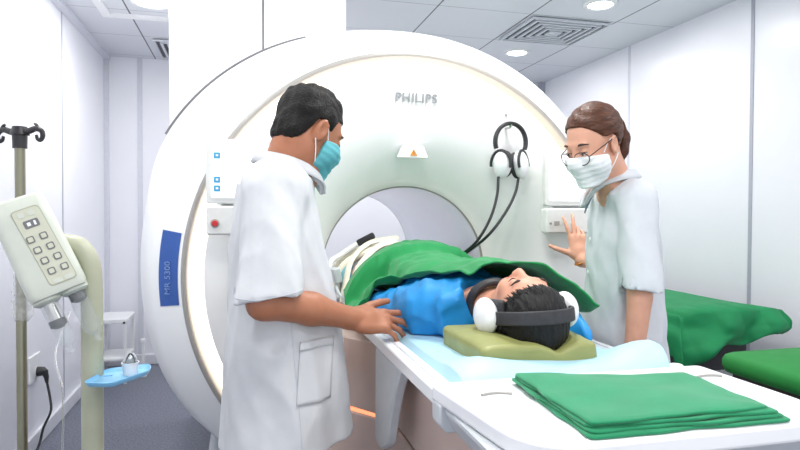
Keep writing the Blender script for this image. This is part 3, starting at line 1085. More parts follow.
obj('display', flat_on(rp(.009, -.051, .015, .009), .0357, .0368), M_SEAM, head, smooth=False)
obj('display_mark', flat_on(rp(.004, -.051, .0035, .004, .001), .0367, .0372), M_WPLAS, head, smooth=False)
obj('display_mark', flat_on(rp(.016, -.051, .0022, .005, .001), .0367, .0372), M_WPLAS, head, smooth=False)
for q in (-.003, .017):
    obj('key', flat_on(rp(q, -.074, .006, .006), .0357, .0372), M_INJ, head, smooth=False)
for r_ in range(4):
    for c_ in range(2):
        x = .006 + r_ * .0035 + (-.012 if c_ == 0 else .014); y = -.018 + r_ * .026
        ko = obj('key', flat_on(rp(x, y, .0076, .0076, .0036), .0357, .0376), M_SEAM, head, smooth=False)
        obj('key', flat_on(rp(x, y, .0050, .0050, .0025), .0375, .0384), M_KEY, head, smooth=False)
for c_ in (.004, .026):
    obj('key', flat_on(rp(c_ + .004, .084, .009, .005, .003), .0357, .0370), M_INJ, head, smooth=False)
AS = [W2, N_, L]
for sx, ln in ((-.027, .0), (.030, .0)):
    b0 = hp_(sx, .106, -.008)
    obj('syringe_collar', lathe([(.0, -.004), (.030, -.004), (.030, .008), (.022, .014), (.0, .014)], b0, AS, 24), M_INJ, inj)
    sy = obj('syringe', lathe([(.019, .012), (.019, .100), (.016, .110), (.006, .117), (.005, .132), (.0, .132)], b0, AS, 24, False), M_SYRINGE, inj)
    if sx < 0:
        obj('plunger_rod', lathe([(.0, .012), (.012, .012), (.012, .052), (0, .052)], b0, AS, 20), M_CHROME, sy)
        obj('plunger', lathe([(.0, .052), (.0172, .052), (.0172, .066), (.006, .072), (0, .072)], b0, AS, 20), M_BLACK, sy)
    else:
        obj('plunger', lathe([(.0, .012), (.0172, .012), (.0172, .030), (.006, .036), (0, .036)], b0, AS, 20), M_BLACK, sy)

# tray clamped to the injector stand, cup on it
tz = 0.888
tp = round_poly([(-.336, 1.445), (-.275, 1.425), (-.208, 1.525), (-.218, 1.590), (-.308, 1.560)], .02, 6)
tp = [(x, y) for x, y in tp]
ctr = np.array(tp).mean(0)
tr = thing('tray', 'small light blue plastic tray fixed to the injector stand', 'tray', (ctr[0], ctr[1], tz - .012))
shell = [[(*(ctr + (np.array(p) - ctr) * s_), z) for p in tp] for s_, z in ((.90, tz - .009), (.95, tz - .008), (1.0, tz), (1.02, tz + .002), (.99, tz + .003), (.93, tz - .004), (.80, tz - .006))]
obj('tray_body', loft(shell), M_TRAY, tr, sharp=60)
obj('clamp', box(-.312, -.290, 1.520, 1.538, tz - .016, tz - .004), M_TRAY, tr, smooth=False)
cupc = (-.252, 1.525, tz - .0058)
cu = thing('cup', 'small translucent cup holding a clear vial on the blue tray', 'cup', cupc)
obj('cup_body', lathe([(.0, .0), (.0165, .0), (.0185, .026), (.0195, .027), (.0195, .029), (.017, .029), (.0150, .003), (.0, .003)], cupc, n=28), M_CUP, cu)
obj('vial', lathe([(.0, .004), (.011, .004), (.011, .030), (.008, .040), (.003, .050), (0, .050)], cupc, n=18), M_GLASS, cu)
hd = [(cupc[0] + .014 * math.cos(a), cupc[1], cupc[2] + .030 + .020 * math.sin(a)) for a in np.linspace(0, PI, 12)]
obj('cup_handle', tube(hd, .0014, 6), M_CUP, cu)
tl = obj('drip_tube', tube(smooth_path([(-.372, 1.50, 1.04), (-.395, 1.47, .95), (-.38, 1.47, .86), (-.385, 1.485, .70), (-.372, 1.49, .55)], 8), .0022, 6), M_GLASS)
tag(tl, 'thin clear tube looping down beside the injector stand', 'tube')

DP = np.array((-0.527, 1.685, 0))
dr = thing('drip_stand', 'thin steel drip stand with black two-hook top behind the injector', 'drip stand', tuple(DP))
obj('pole', tube([DP + (0, 0, .06), DP + (0, 0, 1.43)], .0118, 16), M_STEEL, dr)
for k in range(5):
    a = 2 * PI * k / 5 + .3
    e = DP + np.array((.24 * math.cos(a), .24 * math.sin(a), .05))
    lg = obj('leg', tube([DP + (0, 0, .085), e], [.014, .010], 8), M_STEEL, dr)
    obj('castor', lathe([(0, -.009), (.02, -.009), (.024, 0), (.02, .009), (0, .009)], e + (0, 0, -.025), [(0, 0, 1), (1, 0, 0), (0, 1, 0)], 14), M_BLACK, lg)
hub = obj('hub', join(tube([DP + (0, 0, 1.415), DP + (0, 0, 1.452)], [.016, .017], 14), tube([DP + (0, 0, 1.448), DP + (0, 0, 1.468)], [.022, .016], 14)), M_BLACK, dr)
for k in range(2):
    d = norm(VW + TC * .25) * (1 if k < 1 else -1)
    p = [DP + (0, 0, 1.456), DP + d * .025 + UP * 1.456, DP + d * .048 + UP * 1.462, DP + d * .064 + UP * 1.456, DP + d * .068 + UP * 1.444, DP + d * .062 + UP * 1.434, DP + d * .053 + UP * 1.436, DP + d * .049 + UP * 1.446]
    hk = obj('hook', tube(smooth_path(p, 6), [.0085, .0075, .006, .005, .0035], 8), M_BLACK, dr)
    obj('hook_tip', tube(smooth_path([DP + d * .056 + UP * 1.458, DP + d * .050 + UP * 1.470, DP + d * .044 + UP * 1.474], 5), [.005, .003], 8), M_BLACK, hk)
F = Field(DP + (-.05, -.05, .98), DP + (.05, .05, 1.13), .004)
F.add(cone(DP + (.004, -.003, 1.01), DP + (.002, -.002, 1.10), .024, .017))
F.disp(creases(3, .004, 90))
fm = obj('plastic_bag', F.geo(), M_FILM, sharp=180)
tag(fm, 'crumpled clear plastic wrapped round the steel drip stand pole', 'bag')

st = thing('step_stool', 'small white two-tier stool against the far wall beyond the stands', 'stool', (-.93, 4.98, 0))
obj('seat', prism(round_poly([(-1.04, 4.80), (-.815, 4.80), (-.815, 5.16), (-1.04, 5.16)], .02), 2, .445, .480), M_WPLAS, st, bevel=.006)
obj('lower_shelf', prism(round_poly([(-1.03, 4.81), (-.825, 4.81), (-.825, 5.15), (-1.03, 5.15)], .02), 2, .170, .190), M_WPLAS, st, bevel=.004)
for x in (-1.025, -.830):
    for y in (4.815, 5.145):
        obj('leg', box(x - .009, x + .009, y - .009, y + .009, 0, .447), M_WPLAS, st, smooth=False)
obj('knob', lathe([(0, .012), (.008, .012), (.009, 0)], (-.835, 4.803, .452), [(1, 0, 0), (0, 0, 1), (0, -1, 0)], 12), M_BLACK, st)
pn = thing('floor_rod', 'slim white upright rod standing on the floor beside the small stool', 'rod', (-.735, 5.0, 0))
obj('rod', box(-.745, -.725, 4.99, 5.01, .012, .26), M_WPLAS, pn, smooth=False, bevel=.003)
obj('cap', box(-.752, -.718, 4.983, 5.017, .26, .29), M_WPLAS, pn, smooth=False, bevel=.004)
obj('foot', box(-.76, -.71, 4.97, 5.03, 0, .012), M_WPLAS, pn, smooth=False, bevel=.003)

so = thing('wall_socket', 'white wall socket on the side wall behind the drip stand', 'socket', (LX, 3.62, .38))
obj('plate', box(LX, LX + .012, 3.53, 3.70, .36, .50), M_WPLAS, so, smooth=False, bevel=.004)
obj('socket_well', lathe([(.0, .003), (.028, .003), (.030, 0)], (LX + .012, 3.63, .405), [(0, 1, 0), (0, 0, 1), (1, 0, 0)], 24), M_CASE2, so)
pg = thing('power_plug', 'black power plug and cord hanging from the wall socket to the floor', 'plug', (LX + .015, 3.63, 0))
obj('plug_body', join(tube([(LX + .016, 3.63, .405), (LX + .045, 3.63, .405), (LX + .062, 3.625, .398)], [.026, .024, .014], 14), tube([(LX + .050, 3.625, .408), (LX + .062, 3.62, .375), (LX + .064, 3.62, .345)], [.018, .013, .008], 12)), M_BLACK, pg)
obj('cord', tube(smooth_path([(LX + .064, 3.62, .35), (LX + .085, 3.60, .26), (LX + .092, 3.58, .20), (LX + .062, 3.56, .12), (LX + .050, 3.54, .05), (LX + .045, 3.45, .006), (LX + .06, 3.2, .006)], 8), .0065, 8), M_BLACK, pg)

# ================================================================== RIGHT: draped bed, cushioned trolley
BX0, BX1, BY0, BY1, BZ = 2.00, 2.58, 2.50, 4.35, 0.785
bd = thing('wheeled_bed', 'dark wheeled bed frame under the wrinkled green sheet by the wall', 'bed', (2.34, 3.4, 0))
obj('bed_frame', prism(round_poly([(BX0 + .03, BY0 + .10), (BX1 - .03, BY0 + .10), (BX1 - .03, BY1), (BX0 + .03, BY1)], .04), 2, .46, .60), M_BLACKS, bd, bevel=.01)
obj('bed_pad', prism(round_poly([(BX0 + .02, BY0 + .06), (BX1 - .02, BY0 + .06), (BX1 - .02, BY1), (BX0 + .02, BY1)], .05), 2, .60, BZ - .03), M_BLACKS, bd, bevel=.02)
for x in (BX0 + .10, BX1 - .10):
    for y in (BY0 + .25, BY1 - .2):
        lg = obj('leg', tube([(x, y, .07), (x, y, .47)], .022, 12), M_TABG, bd)
        obj('castor', lathe([(0, -.015), (.05, -.015), (.06, 0), (.05, .015), (0, .015)], (x, y, .061), [(0, 0, 1), (1, 0, 0), (0, 1, 0)], 18), M_BLACK, lg)
sk0 = creases(11, .012, 9, (1, 1, 1.6), 7)
sk1 = creases(12, .016, 4.5, (.7, 1, 2.2), 5)
sk = lambda P: sk0(P) + sk1(P)


def bed_sheet(u, v):
    # u runs from the hem at the passage side over the top to the wall side, v from the near end to the far end
    w = (BX1 - BX0)
    hang0 = 0.17 + .03 * math.sin(v * 17); hang1 = 0.05
    s = -hang0 + u * (w + hang0 + hang1)
    y = BY0 - 0.15 + v * (BY1 - BY0 + .10)
    zt = BZ + .018 * math.sin(PI * min(max(s / w, 0), 1))
    rr = .05
    if s < 0:
        x, z = BX0 - .004 - .03 * min(1, -s / .17), zt + s
    elif s > w:
        x, z = BX1 + .004 + .02 * min(1, (s - w) / .1), zt - (s - w)
    else:
        x, z = BX0 + s, zt
        e = min(s, w - s)
        if e < rr:
            z -= rr * .55 * (1 - e / rr) ** 2
    n = BY0 - y
    if n > -0.08:
        # falls over the near end, bunching into a point at the wall side
        q = n + .08
        z -= q * (1.0 - .62 * min(max(s / w, 0), 1)) + .012 * math.sin(s * 26) * min(1, q * 8)
        y = BY0 - .05 - .045 * math.sin(q * 11) + .03 * math.sin(s * 17 + q * 14) * min(1, q * 10)
        x += .05 * q * math.sin(s * 20)
        side = min(max(s / w, 0), 1)
        y -= .05 * math.sin(PI * side)
    p = np.array((x, y, z))
    k = 1.35 if (s < .04 or n > -.10) else .40
    d = float(sk(p[None])[0]) * k
    p += np.array((-.5, -.7, .4)) * d
    return p


sh = obj('bed_sheet', sheet(bed_sheet, 90, 130), M_GREENB, sharp=180, solid=.004, base=(2.34, 3.4, .6))
tag(sh, 'wrinkled green sheet draped over the bed against the wall behind the woman', 'sheet')

tq = thing('trolley', 'low trolley with a smooth green cushion top beside the table end', 'trolley', (2.05, 1.77, 0))
QX0, QX1, QY0, QY1, QZ = 1.82, 2.45, 1.56, 2.02, 0.715


def cushion():
    rg = []
    for s_, z in ((.90, QZ - .075), (.97, QZ - .070), (1.0, QZ - .045), (1.0, QZ - .025), (.975, QZ - .008), (.92, QZ), (.7, QZ + .006), (.35, QZ + .010), (.05, QZ + .011)):
        cx, cy = (QX0 + QX1) / 2, (QY0 + QY1) / 2
        rg.append([(cx + (x - cx) * s_, cy + (y - cy) * s_, z) for x, y in round_poly([(QX0, QY0), (QX1, QY0), (QX1, QY1), (QX0, QY1)], .06, 6)])
    return loft(rg)


obj('cushion', cushion(), M_GREENC, tq, sharp=60)
obj('trolley_frame', box(QX0 + .04, QX1 - .04, QY0 + .04, QY1 - .04, .60, QZ - .076), M_BLACKS, tq, smooth=False, bevel=.006)
for x in (QX0 + .07, QX1 - .07):
    for y in (QY0 + .07, QY1 - .07):
        obj('leg', tube([(x, y, .0), (x, y, .60)], .016, 12), M_TABG, tq)

# ================================================================== PEOPLE
def clipfn(F, fn):
    F.v = np.maximum(F.v, fn(F.pts(F.all())))
    return F


def head_prims(w=1.0, nose=1.0):
    """(primitive, blend, op) in head axes: x forward, y to the person's left, z up; ears near the origin"""
    L_ = [(ell((-.014, 0, .036), (.094, .076 * w, .089)), 0, 'u'),
          (ell((.024, 0, -.030), (.066, .063 * w, .090)), .03, 'u'),
          (cone((-.005, .045 * w, -.062), (.062, .012, -.100), .022, .020), .025, 'u'),
          (cone((-.005, -.045 * w, -.062), (.062, -.012, -.100), .022, .020), .025, 'u'),
          (ell((.070, 0, -.104), (.018, .020, .015)), .015, 'u'),
          (ell((.066, .035, -.028), (.020, .024, .020)), .02, 'u'),
          (ell((.066, -.035, -.028), (.020, .024, .020)), .02, 'u'),
          (ell((.076, 0, .030), (.012, .048, .010)), .015, 'u'),
          (ell((.094, .032, .008), (.013, .018, .011)), .012, 's'),
          (ell((.094, -.032, .008), (.013, .018, .011)), .012, 's'),
          (ell((.076, .031, .008), (.0125, .0145, .0105)), .003, 'u'),
          (ell((.076, -.031, .008), (.0125, .0145, .0105)), .003, 'u'),
          (cone((.083, 0, .020), (.104 * nose, 0, -.026), .0075, .0115), .012, 'u'),
          (ell((.098, .012, -.031), (.011, .0075, .008)), .006, 'u'),
          (ell((.098, -.012, -.031), (.011, .0075, .008)), .006, 'u'),
          (ell((.084, 0, -.058), (.010, .024, .0055)), .006, 'u'),
          (ell((.083, 0, -.070), (.010, .021, .0065)), .006, 'u')]
    for s in (1, -1):
        A_ = frame((.95, s * .3, 0), (-.18, s * .12, 1))
        L_ += [(ell((-.010, s * .081 * w, -.008), (.021, .0085, .034), A_), .005, 'u'),
               (ell((-.006, s * .0905 * w, -.004), (.011, .008, .020), A_), .003, 's')]
    return L_


def put_head(F, o, A, s, **k):
    for p, b, op in head_prims(**k):
        F.add(local(p, o, A, s), b * s, op)


def hand_prims(curl, spread, thumb, thumb_bend=(.15, .25)):
    """x along the fingers, y to the thumb side, z out of the back of the hand"""
    L_ = [(rbox((.045, .0, 0), (.046, .039, .0135), .012), 0.0), (cone((-.015, 0, 0), (.03, 0, 0), .024, .022), .02),
          (ell((.025, .026, -.008), (.030, .017, .014)), .012), (ell((.03, -.024, -.007), (.032, .014, .012)), .012)]
    base = [(.088, .029), (.092, .0095), (.088, -.0105), (.080, -.0285)]
    ln = [(.043, .026, .021), (.047, .029, .022), (.043, .027, .021), (.033, .021, .019)]
    rad = [.0092, .0094, .0088, .0078]
    for i in range(4):
        p = np.array((*base[i], .002)); a = spread[i]; th = 0
        L_.append((ell(p, (.0105, .0095, .0105)), .006))
        for j in range(3):
            th += curl[i][j]
            d = np.array((math.cos(th) * math.cos(a), math.cos(th) * math.sin(a), -math.sin(th)))
            q = p + d * ln[i][j]
            r0 = rad[i] * (1 - .10 * j); r1 = rad[i] * (.93 - .12 * j)
            L_.append((cone(p, q, r0, r1), .003 if j else .006))
            p = q
    p = np.array((.018, .030, -.006)); d = norm(thumb)
    ax = norm(np.cross(d, (1, .2, -.2)))
    for j, (l, r0, r1) in enumerate(((.042, .015, .0115), (.034, .0112, .0102), (.026, .0102, .0082))):
        if j:
            d = norm(d + np.array((1, -.25, -.15)) * thumb_bend[j - 1])
        q = p + d * l
        L_.append((cone(p, q, r0, r1), .010 if j == 0 else .003))
        p = q
    return L_


def put_hand(F, o, A, s, **k):
    for p, b in hand_prims(**k):
        F.add(local(p, o, A, s), b * s)


def seg(F, pts, rad, k=.02):
    for i in range(len(pts) - 1):
        F.add(cone(pts[i], pts[i + 1], rad[i], rad[i + 1]), k)


def hp2w(o, A, s):
    A = np.array(A); o = np.array(o)
    return lambda *p: np.array(p) @ A * s + o


def hair_cap(F, o, A, s, c, r, line, front_keep=None):
    """hair shell over the skull, trimmed by a hairline: height as a function of how far forward"""
    F.add(local(ell(c, r), o, A, s))
    xs, zs = zip(*line)

    def trim(P):
        q = (P - np.array(o)) @ np.array(A).T / s
        return (np.interp(q[..., 0], xs, zs) - q[..., 2]) * s
    return trim


def mask_obj(o, A, s, m, parent, w=1.0, pleat=.0010, zt=.004):
    lo, hi = np.array(o) - .16, np.array(o) + .16
    W_ = hp2w(o, A, s)
    cs = np.array([W_(x, y, z) for x in (0, .13) for y in (-.085, .085) for z in (-.125, .02)])
    F = Field(cs.min(0) - .01, cs.max(0) + .01, .0034)
    put_head(F, o, A, s, w=w)
    F.add(local(cone((.096, 0, -.020), (.078, 0, -.104), .016, .018), o, A, s), .03 * s)
    F.add(local(cone((.050, .045, -.045), (.050, -.045, -.045), .030, .030), o, A, s), .03 * s)
    F.v -= .0045
    P = F.pts(F.all()); q = (P - np.array(o)) @ np.array(A).T / s
    F.v += -pleat * np.sin(q[..., 2] * 2 * PI / .019) * s
    reg = np.maximum.reduce([.022 + .10 * abs(q[..., 2] + .045) ** 1.2 - q[..., 0], q[..., 2] - (zt + .30 * (q[..., 0] - .10)) , -.118 - q[..., 2] + .1 * (q[..., 0] - .07)]) * s
    F.v = np.maximum(F.v, reg)
    return field_obj('face_mask', F, m, parent)


# ------------------------------------------------------------------ the patient
PH = np.array((0.674, 1.365, 1.019)); PS = 0.94
PA = frame((-.04, .10, .95), (-.02, -1, .10))
pat = thing('person', 'person lying on the table with headphones, blue gown and black hair, head on the pillow', 'person', (.66, 2.1, .93))
F = Field((.30, 1.24, .90), (1.02, 3.75, 1.17), .011, [((.55, 1.24, .90), (.80, 1.62, 1.17), .0042)])
put_head(F, PH, PA, PS)
nb = np.array((.665, 1.60, .995))
F.add(cone(hp2w(PH, PA, PS)(-.015, 0, -.06), nb, .054, .062), .03)
F.add(econe((.66, 1.60, .980), (.66, 2.10, .985), (.125, .055), (.130, .070), (1, 0, 0)), .05)
F.add(econe((.66, 2.08, .985), (.66, 2.40, .985), (.130, .070), (.145, .075), (1, 0, 0)), .05)
for s in (-1, 1):
    seg(F, [(.66 + s * .13, 1.685, .97), (.66 + s * .200, 1.95, .957), (.66 + s * .205, 2.16, .952)], [.048, .034, .028])
    put_hand(F, (.66 + s * .205, 2.17, .952), frame((0, 1, -.05), (s * .3, 0, 1)), .95, curl=((.25, .3, .2),) * 4, spread=(.08, .02, -.04, -.1), thumb=(.7, .5 * -1, -.2))
    seg(F, [(.66 + s * .09, 2.40, .99), (.66 + s * .10, 2.85, 1.00), (.66 + s * .07, 3.25, .975), (.66 + s * .06, 3.62, .965)], [.085, .058, .050, .038], .03)
    seg(F, [(.66 + s * .06, 3.62, .965), (.66 + s * .065, 3.72, 1.0)], [.034, .026], .02)
F.cut((0, 0, .922), (0, 0, -1))
pbody_geo = F.geo(1)
body = obj('body', pbody_geo, M_SKINP, pat, sharp=180)
# hair, seen from the crown
F = Field(PH - .16, PH + .16, .0038)
trim = hair_cap(F, PH, PA, PS, (-.020, 0, .038), (.104, .087, .097), [(-.14, -.085), (-.07, -.06), (-.035, -.03), (-.016, .012), (.004, .014), (.022, .022), (.045, .055), (.06, .075), (.085, .096), (.11, .12)])
F.disp(lambda P: .0010 * np.sin(((P - PH) @ PA.T)[:, 1] * 420 + 2 * np.sin(((P - PH) @ PA.T)[:, 2] * 60)))
F.disp(creases(8, .002, 22, n=5, sharp=False))
clipfn(F, trim)
hr = field_obj('hair', F, M_HAIRP, pat)
W_ = hp2w(PH, PA, PS)
tufts = []
rs = random.Random(7)
for i in range(70):
    y = rs.uniform(-.068, .068)
    x0 = .052 - 5.5 * y * y
    k = rs.uniform(-.006, .004)
    p = [W_(x0 - .03, y, .118 - 9 * y * y), W_(x0 + .006, y * 1.02 + .004, .101 - 7 * y * y), W_(x0 + .020 + k, y * 1.08 + .010, .076 - 4 * y * y + 2 * k)]
    tufts.append(tube(smooth_path(p, 4), [.0045, .0032, .0006], 6))
obj('fringe', join(*tufts), M_HAIRP, hr)
for s in (1, -1):
    br = smooth_path([W_(.079, s * .016, .030), W_(.082, s * .034, .036), W_(.072, s * .052, .030)], 6)
    obj('eyebrow', tube(br, [.0025, .0042, .0012], 8), M_BROW, body)
    ls = smooth_path([W_(.0835, s * .017, .003), W_(.0890, s * .031, -.001), W_(.0815, s * .045, .002)], 6)
    obj('eyelashes', tube(ls, [.0010, .0016, .0008], 6), M_BROW, body)
obj('lips', join(tube(smooth_path([W_(.086, -.022, -.063), W_(.0955, 0, -.061), W_(.086, .022, -.063)], 6), [.002, .004, .002], 8), tube(smooth_path([W_(.085, -.018, -.067), W_(.0945, 0, -.0705), W_(.085, .018, -.067)], 6), [.002, .0045, .002], 8)), M_LIPS, body)
# gown
F = Field((.34, 1.46, .90), (1.0, 2.75, 1.18), .0075)
F.add(trunk([(.66, 1.555, .985), (.66, 1.70, .985), (.66, 1.95, .985), (.66, 2.25, .985), (.66, 2.72, .985)], [(.150, .082), (.168, .100), (.160, .125), (.165, .128), (.19, .100)], (1, 0, 0)))
for s in (-1, 1):
    F.add(cone((.66 + s * .09, 1.62, .99), (.66 + s * .150, 1.68, .978), .062, .068), .07)
    F.add(cone((.66 + s * .155, 1.67, .975), (.66 + s * .205, 2.00, .958), .070, .050), .05)
F.add(cone((.667, 1.36, 1.03), (.665, 1.60, 1.03), .066, .062), .02, 's')
F.disp(creases(23, .0042, 14, (1.0, 1.0, 1.3), 7))
F.disp(creases(22, .0060, 30, (1.4, .8, 1), 5))
F.cut((0, 0, .9205), (0, 0, -1))
gown_geo = F.geo(1)
obj('gown', gown_geo, M_GOWN, pat, sharp=180)
nk = [(.667 + .062 * math.cos(a), 1.555 + .012 * math.cos(2 * a), 1.012 + .062 * math.sin(a)) for a in np.linspace(-.5, PI + .5, 20)]
obj('neckband', tube(nk, .011, 10, flat=((0, 1, 0), 1.6)), M_BLACKS, pat)

# headphones worn by the patient
ph = thing('headphones', 'white-cupped headphones with a wide black band worn over the lying patient\'s hair', 'headphones', tuple(PH + (0, 0, -.06)))
def band_ring(a):
    c_, e_ = W_(-.006, .106 * math.sin(a), .012 + .124 * math.cos(a)), norm(PA[1] * math.sin(a) + PA[2] * math.cos(a))
    return [c_ + PA[0] * x + e_ * y for x, y in round_poly([(-.016, -.005), (.016, -.005), (.016, .005), (-.016, .005)], .004, 3)]


obj('headband', loft([band_ring(a) for a in np.linspace(-1.5, 1.5, 40)]), M_BLACKS, ph)
for s in (1, -1):
    c = W_(-.002, s * .108, -.004)
    F = Field(c - .09, c + .09, .0042)
    F.add(local(ell((0, s * .004, 0), (.047, .026, .056)), c, PA, .96))
    cp_ = field_obj('ear_cup', F, M_WPLAS, ph)
    F = Field(c - .09, c + .09, .0042)
    F.add(local(rbox((0, -s * .026, 0), (.040, .012, .047), .011), c, PA, .96))
    obj('ear_cushion', F.geo(), M_BLACKS, cp_, sharp=180)
    obj('yoke', tube([W_(-.004, s * .111, .045), W_(-.004, s * .112, .02)], .009, 10), M_BLACK, ph)

F = Field((.79, 1.34, .91), (.93, 1.66, 1.03), .006)
F.add(ell((.858, 1.49, .945), (.032, .115, .062)))
F.disp(creases(25, .005, 26, n=5))
F.cut((0, 0, .9205), (0, 0, -1))
tag(obj('blue_cloth', F.geo(), M_GOWN, sharp=180), 'crumpled bright blue cloth between the headphones and the drape corner', 'cloth')

# ------------------------------------------------------------------ green drape over the patient
gb_, pb_ = bvh_of(gown_geo), bvh_of(pbody_geo)
NX, NY = 110, 90
_nx = [.335, .40, .48, .505, .54, .60, .70, .80, .86, .915]
_ny = [2.00, 1.965, 1.90, 1.83, 1.75, 1.63, 1.535, 1.485, 1.445, 1.435]
DX = np.zeros((NY, NX)); DY = np.zeros((NY, NX)); DZ = np.zeros((NY, NX)); DB = np.zeros((NY, NX))
for j in range(NY):
    v = j / (NY - 1)
    for i in range(NX):
        u = i / (NX - 1)
        xl = .340 + .030 * v
        xr = .915 + .05 * min(1, v * 3)
        x = xl + (xr - xl) * u
        yn = float(np.interp(.335 + (.915 - .335) * u, _nx, _ny)); yf = float(np.interp(u, [0, .15, .4, .7, 1], [2.27, 2.29, 2.35, 2.37, 2.32]))
        y = yn + (yf - yn) * v
        z = .900
        for b_ in (gb_, pb_):
            h = b_.ray_cast(Vector((x, y, 1.6)), Vector((0, 0, -1)))
            z = max(z, h[0].z) if h[0] and y > 1.6 else z
        z = max(z, .925 - 2.0 * max(0, .385 - x))
        # the coil lifts the far part
        if y > 2.2:
            z = max(z, .93 + .205 * max(0, 1 - ((x - .66) / .29) ** 2) ** .6)
        # stiff cloth tents from the shoulder out to its free corner
        tw = min(1, max(0, (2.05 - y) / .35))
        z = max(z, float(np.interp(x, [.50, .60, .66, .72, .80, .86, .915, .97], [.93, 1.04, 1.095, 1.108, 1.092, 1.055, .985, .935])) - .12 * (1 - tw) ** 2)
        DX[j, i], DY[j, i], DZ[j, i] = x, y, z + .010
DB[:] = DZ
for _ in range(10):
    q = np.pad(DZ, 1, mode='edge')
    DZ = (q[:-2, 1:-1] + q[2:, 1:-1] + q[1:-1, :-2] + q[1:-1, 2:] + 2 * DZ) / 6
    DZ = np.maximum(DZ, DB - .002)
dfold = creases(31, .0060, 8, (1.5, .9, .4), 6, False)
dfold2 = creases(32, .0040, 22, (1.3, .8, .4), 6)
_P = np.stack([DX, DY, DZ], -1).reshape(-1, 3)
_d = dfold(_P) + dfold2(_P)
_vv = np.repeat(np.linspace(0, 1, NY), NX); _uu = np.tile(np.linspace(0, 1, NX), NY)
_roll = .014 * np.clip(1 - _vv / .07, 0, 1) * (.6 + .4 * np.sin(_uu * 26))
# bunched hem where the man's hand gathers the cloth
_b = np.exp(-((_P[:, 0] - .44) / .07) ** 2 - ((_P[:, 1] - 1.96) / .10) ** 2)
_P[:, 2] += np.maximum(_d, -.004) + .004 + _roll + _b * (.012 + .012 * np.sin(_P[:, 1] * 90 + _P[:, 0] * 50))
_P[:, 1] += .010 * np.sin(_uu * 24) * (1 - _vv)
dfaces = [(j * NX + i, j * NX + i + 1, (j + 1) * NX + i + 1, (j + 1) * NX + i) for j in range(NY - 1) for i in range(NX - 1)]
dr_ = obj('drape', (_P, dfaces), M_GREEN, sharp=180, solid=.005, base=(.66, 1.95, .95))
tag(dr_, 'large green sheet draped over the lying patient\'s chest and body', 'drape')

# receiver coil and its straps on the patient's belly, inside the opening
co = thing('body_coil', 'cream strapped receiver coil over the patient at the scanner opening', 'coil', (.66, 2.55, .93))


def arch(y, r, n=26, w=1.0):
    return [(.66 - (.272 + r) * w * math.cos(a), y, .925 + (.172 + r) * math.sin(a) ** .6) for a in np.linspace(.02, PI - .02, n)]


def coil_plate(y0, y1, r0, r1):
    rr = []
    for y in (y0, y1):
        rr.append(arch(y, r1) + arch(y, r0)[::-1])
    return loft(rr)


plt = obj('coil_plate', coil_plate(2.405, 2.78, .0, .02), M_WPLAS, co, bevel=.006)
for y in (2.41, 2.455, 2.52, 2.62, 2.72):
    obj('strap', tube(arch(y, .026), .017, 10, flat=((0, 1, 0), 2.6) if False else None), M_CREAM, co) if y in (2.41, 2.52) else obj('strap', loft([[(p[0], y - .016, p[2]) for p in arch(y, .028)] + [(p[0], y - .016, p[2]) for p in arch(y, .021)][::-1], [(p[0], y + .016, p[2]) for p in arch(y, .028)] + [(p[0], y + .016, p[2]) for p in arch(y, .021)][::-1]]), M_CREAM, co)
sp_ = smooth_path([(.60, 2.39, 1.150), (.52, 2.37, 1.125), (.445, 2.33, 1.060), (.405, 2.27, .985), (.378, 2.20, .920)], 8)
obj('strap', tube(sp_, .017, 10, flat=((-.6, -.5, .6), .25)), M_CREAM, co)
sp_ = smooth_path([(.62, 2.43, 1.160), (.50, 2.42, 1.140), (.42, 2.38, 1.075), (.385, 2.32, .99), (.365, 2.27, .925)], 8)
obj('strap', tube(sp_, .014, 10, flat=((-.6, -.5, .6), .3)), M_CREAM, co)
obj('cable', tube(smooth_path([(.36, 2.34, .93), (.325, 2.36, .99), (.34, 2.42, 1.06), (.39, 2.47, 1.09), (.46, 2.50, 1.13)], 8), .011, 10), M_WPLAS, co)
obj('cable', tube(smooth_path([(.375, 2.25, .93), (.35, 2.29, .965), (.355, 2.35, 1.0), (.38, 2.40, 1.03)], 8), .006, 8), M_TABG, co)
obj('connector', rot := obox((.500, 2.50, 1.150), (.040, .02, .014), frame((.85, -.2, .45), (0, 0, 1))), M_BLACK, co, bevel=.008)
obj('connector', obox((.345, 2.33, 1.02), (.016, .03, .03), frame((.9, .3, .2), (0, 0, 1))), M_TABG, co, bevel=.006)
obj('pad', tube(smooth_path([(.41, 2.33, .95), (.395, 2.37, 1.0), (.415, 2.42, 1.05)], 6), .020, 10), M_TEAL, co)

# ------------------------------------------------------------------ the man
MH = np.array((0.186, 1.735, 1.486)); MS = 0.965
_fm = np.array((math.cos(R(25)) * math.cos(R(29)), math.sin(R(25)) * math.cos(R(29)), -math.sin(R(29))))
MA = frame(_fm, (0, 0, 1))
man = thing('person', 'man in a white coat and teal face mask leaning over the patient', 'person', (.10, 1.74, 0))
F = Field((-.14, 1.36, -.01), (.50, 2.02, 1.66), .013, [((.20, 1.55, .86), (.50, 1.84, 1.02), .0042), ((.06, 1.62, 1.33), (.32, 1.85, 1.66), .0046)])
put_head(F, MH, MA, MS)
Wm = hp2w(MH, MA, MS)
F.add(cone(Wm(-.035, 0, -.045), (.105, 1.735, 1.345), .057, .066), .03)
mb = np.array((.10, 1.735, 0))
F.add(econe((.10, 1.735, 1.36), (.10, 1.735, 1.02), (.085, .15), (.10, .15), (1, 0, 0)), .05)
F.add(econe((.10, 1.735, 1.05), (.105, 1.735, .80), (.10, .15), (.115, .165), (1, 0, 0)), .05)
seg(F, [(.088, 1.61, 1.305), (.070, 1.535, 1.20), (.052, 1.500, 1.045), (.170, 1.555, 1.015), (.288, 1.612, .976)], [.046, .048, .043, .040, .0275], .02)
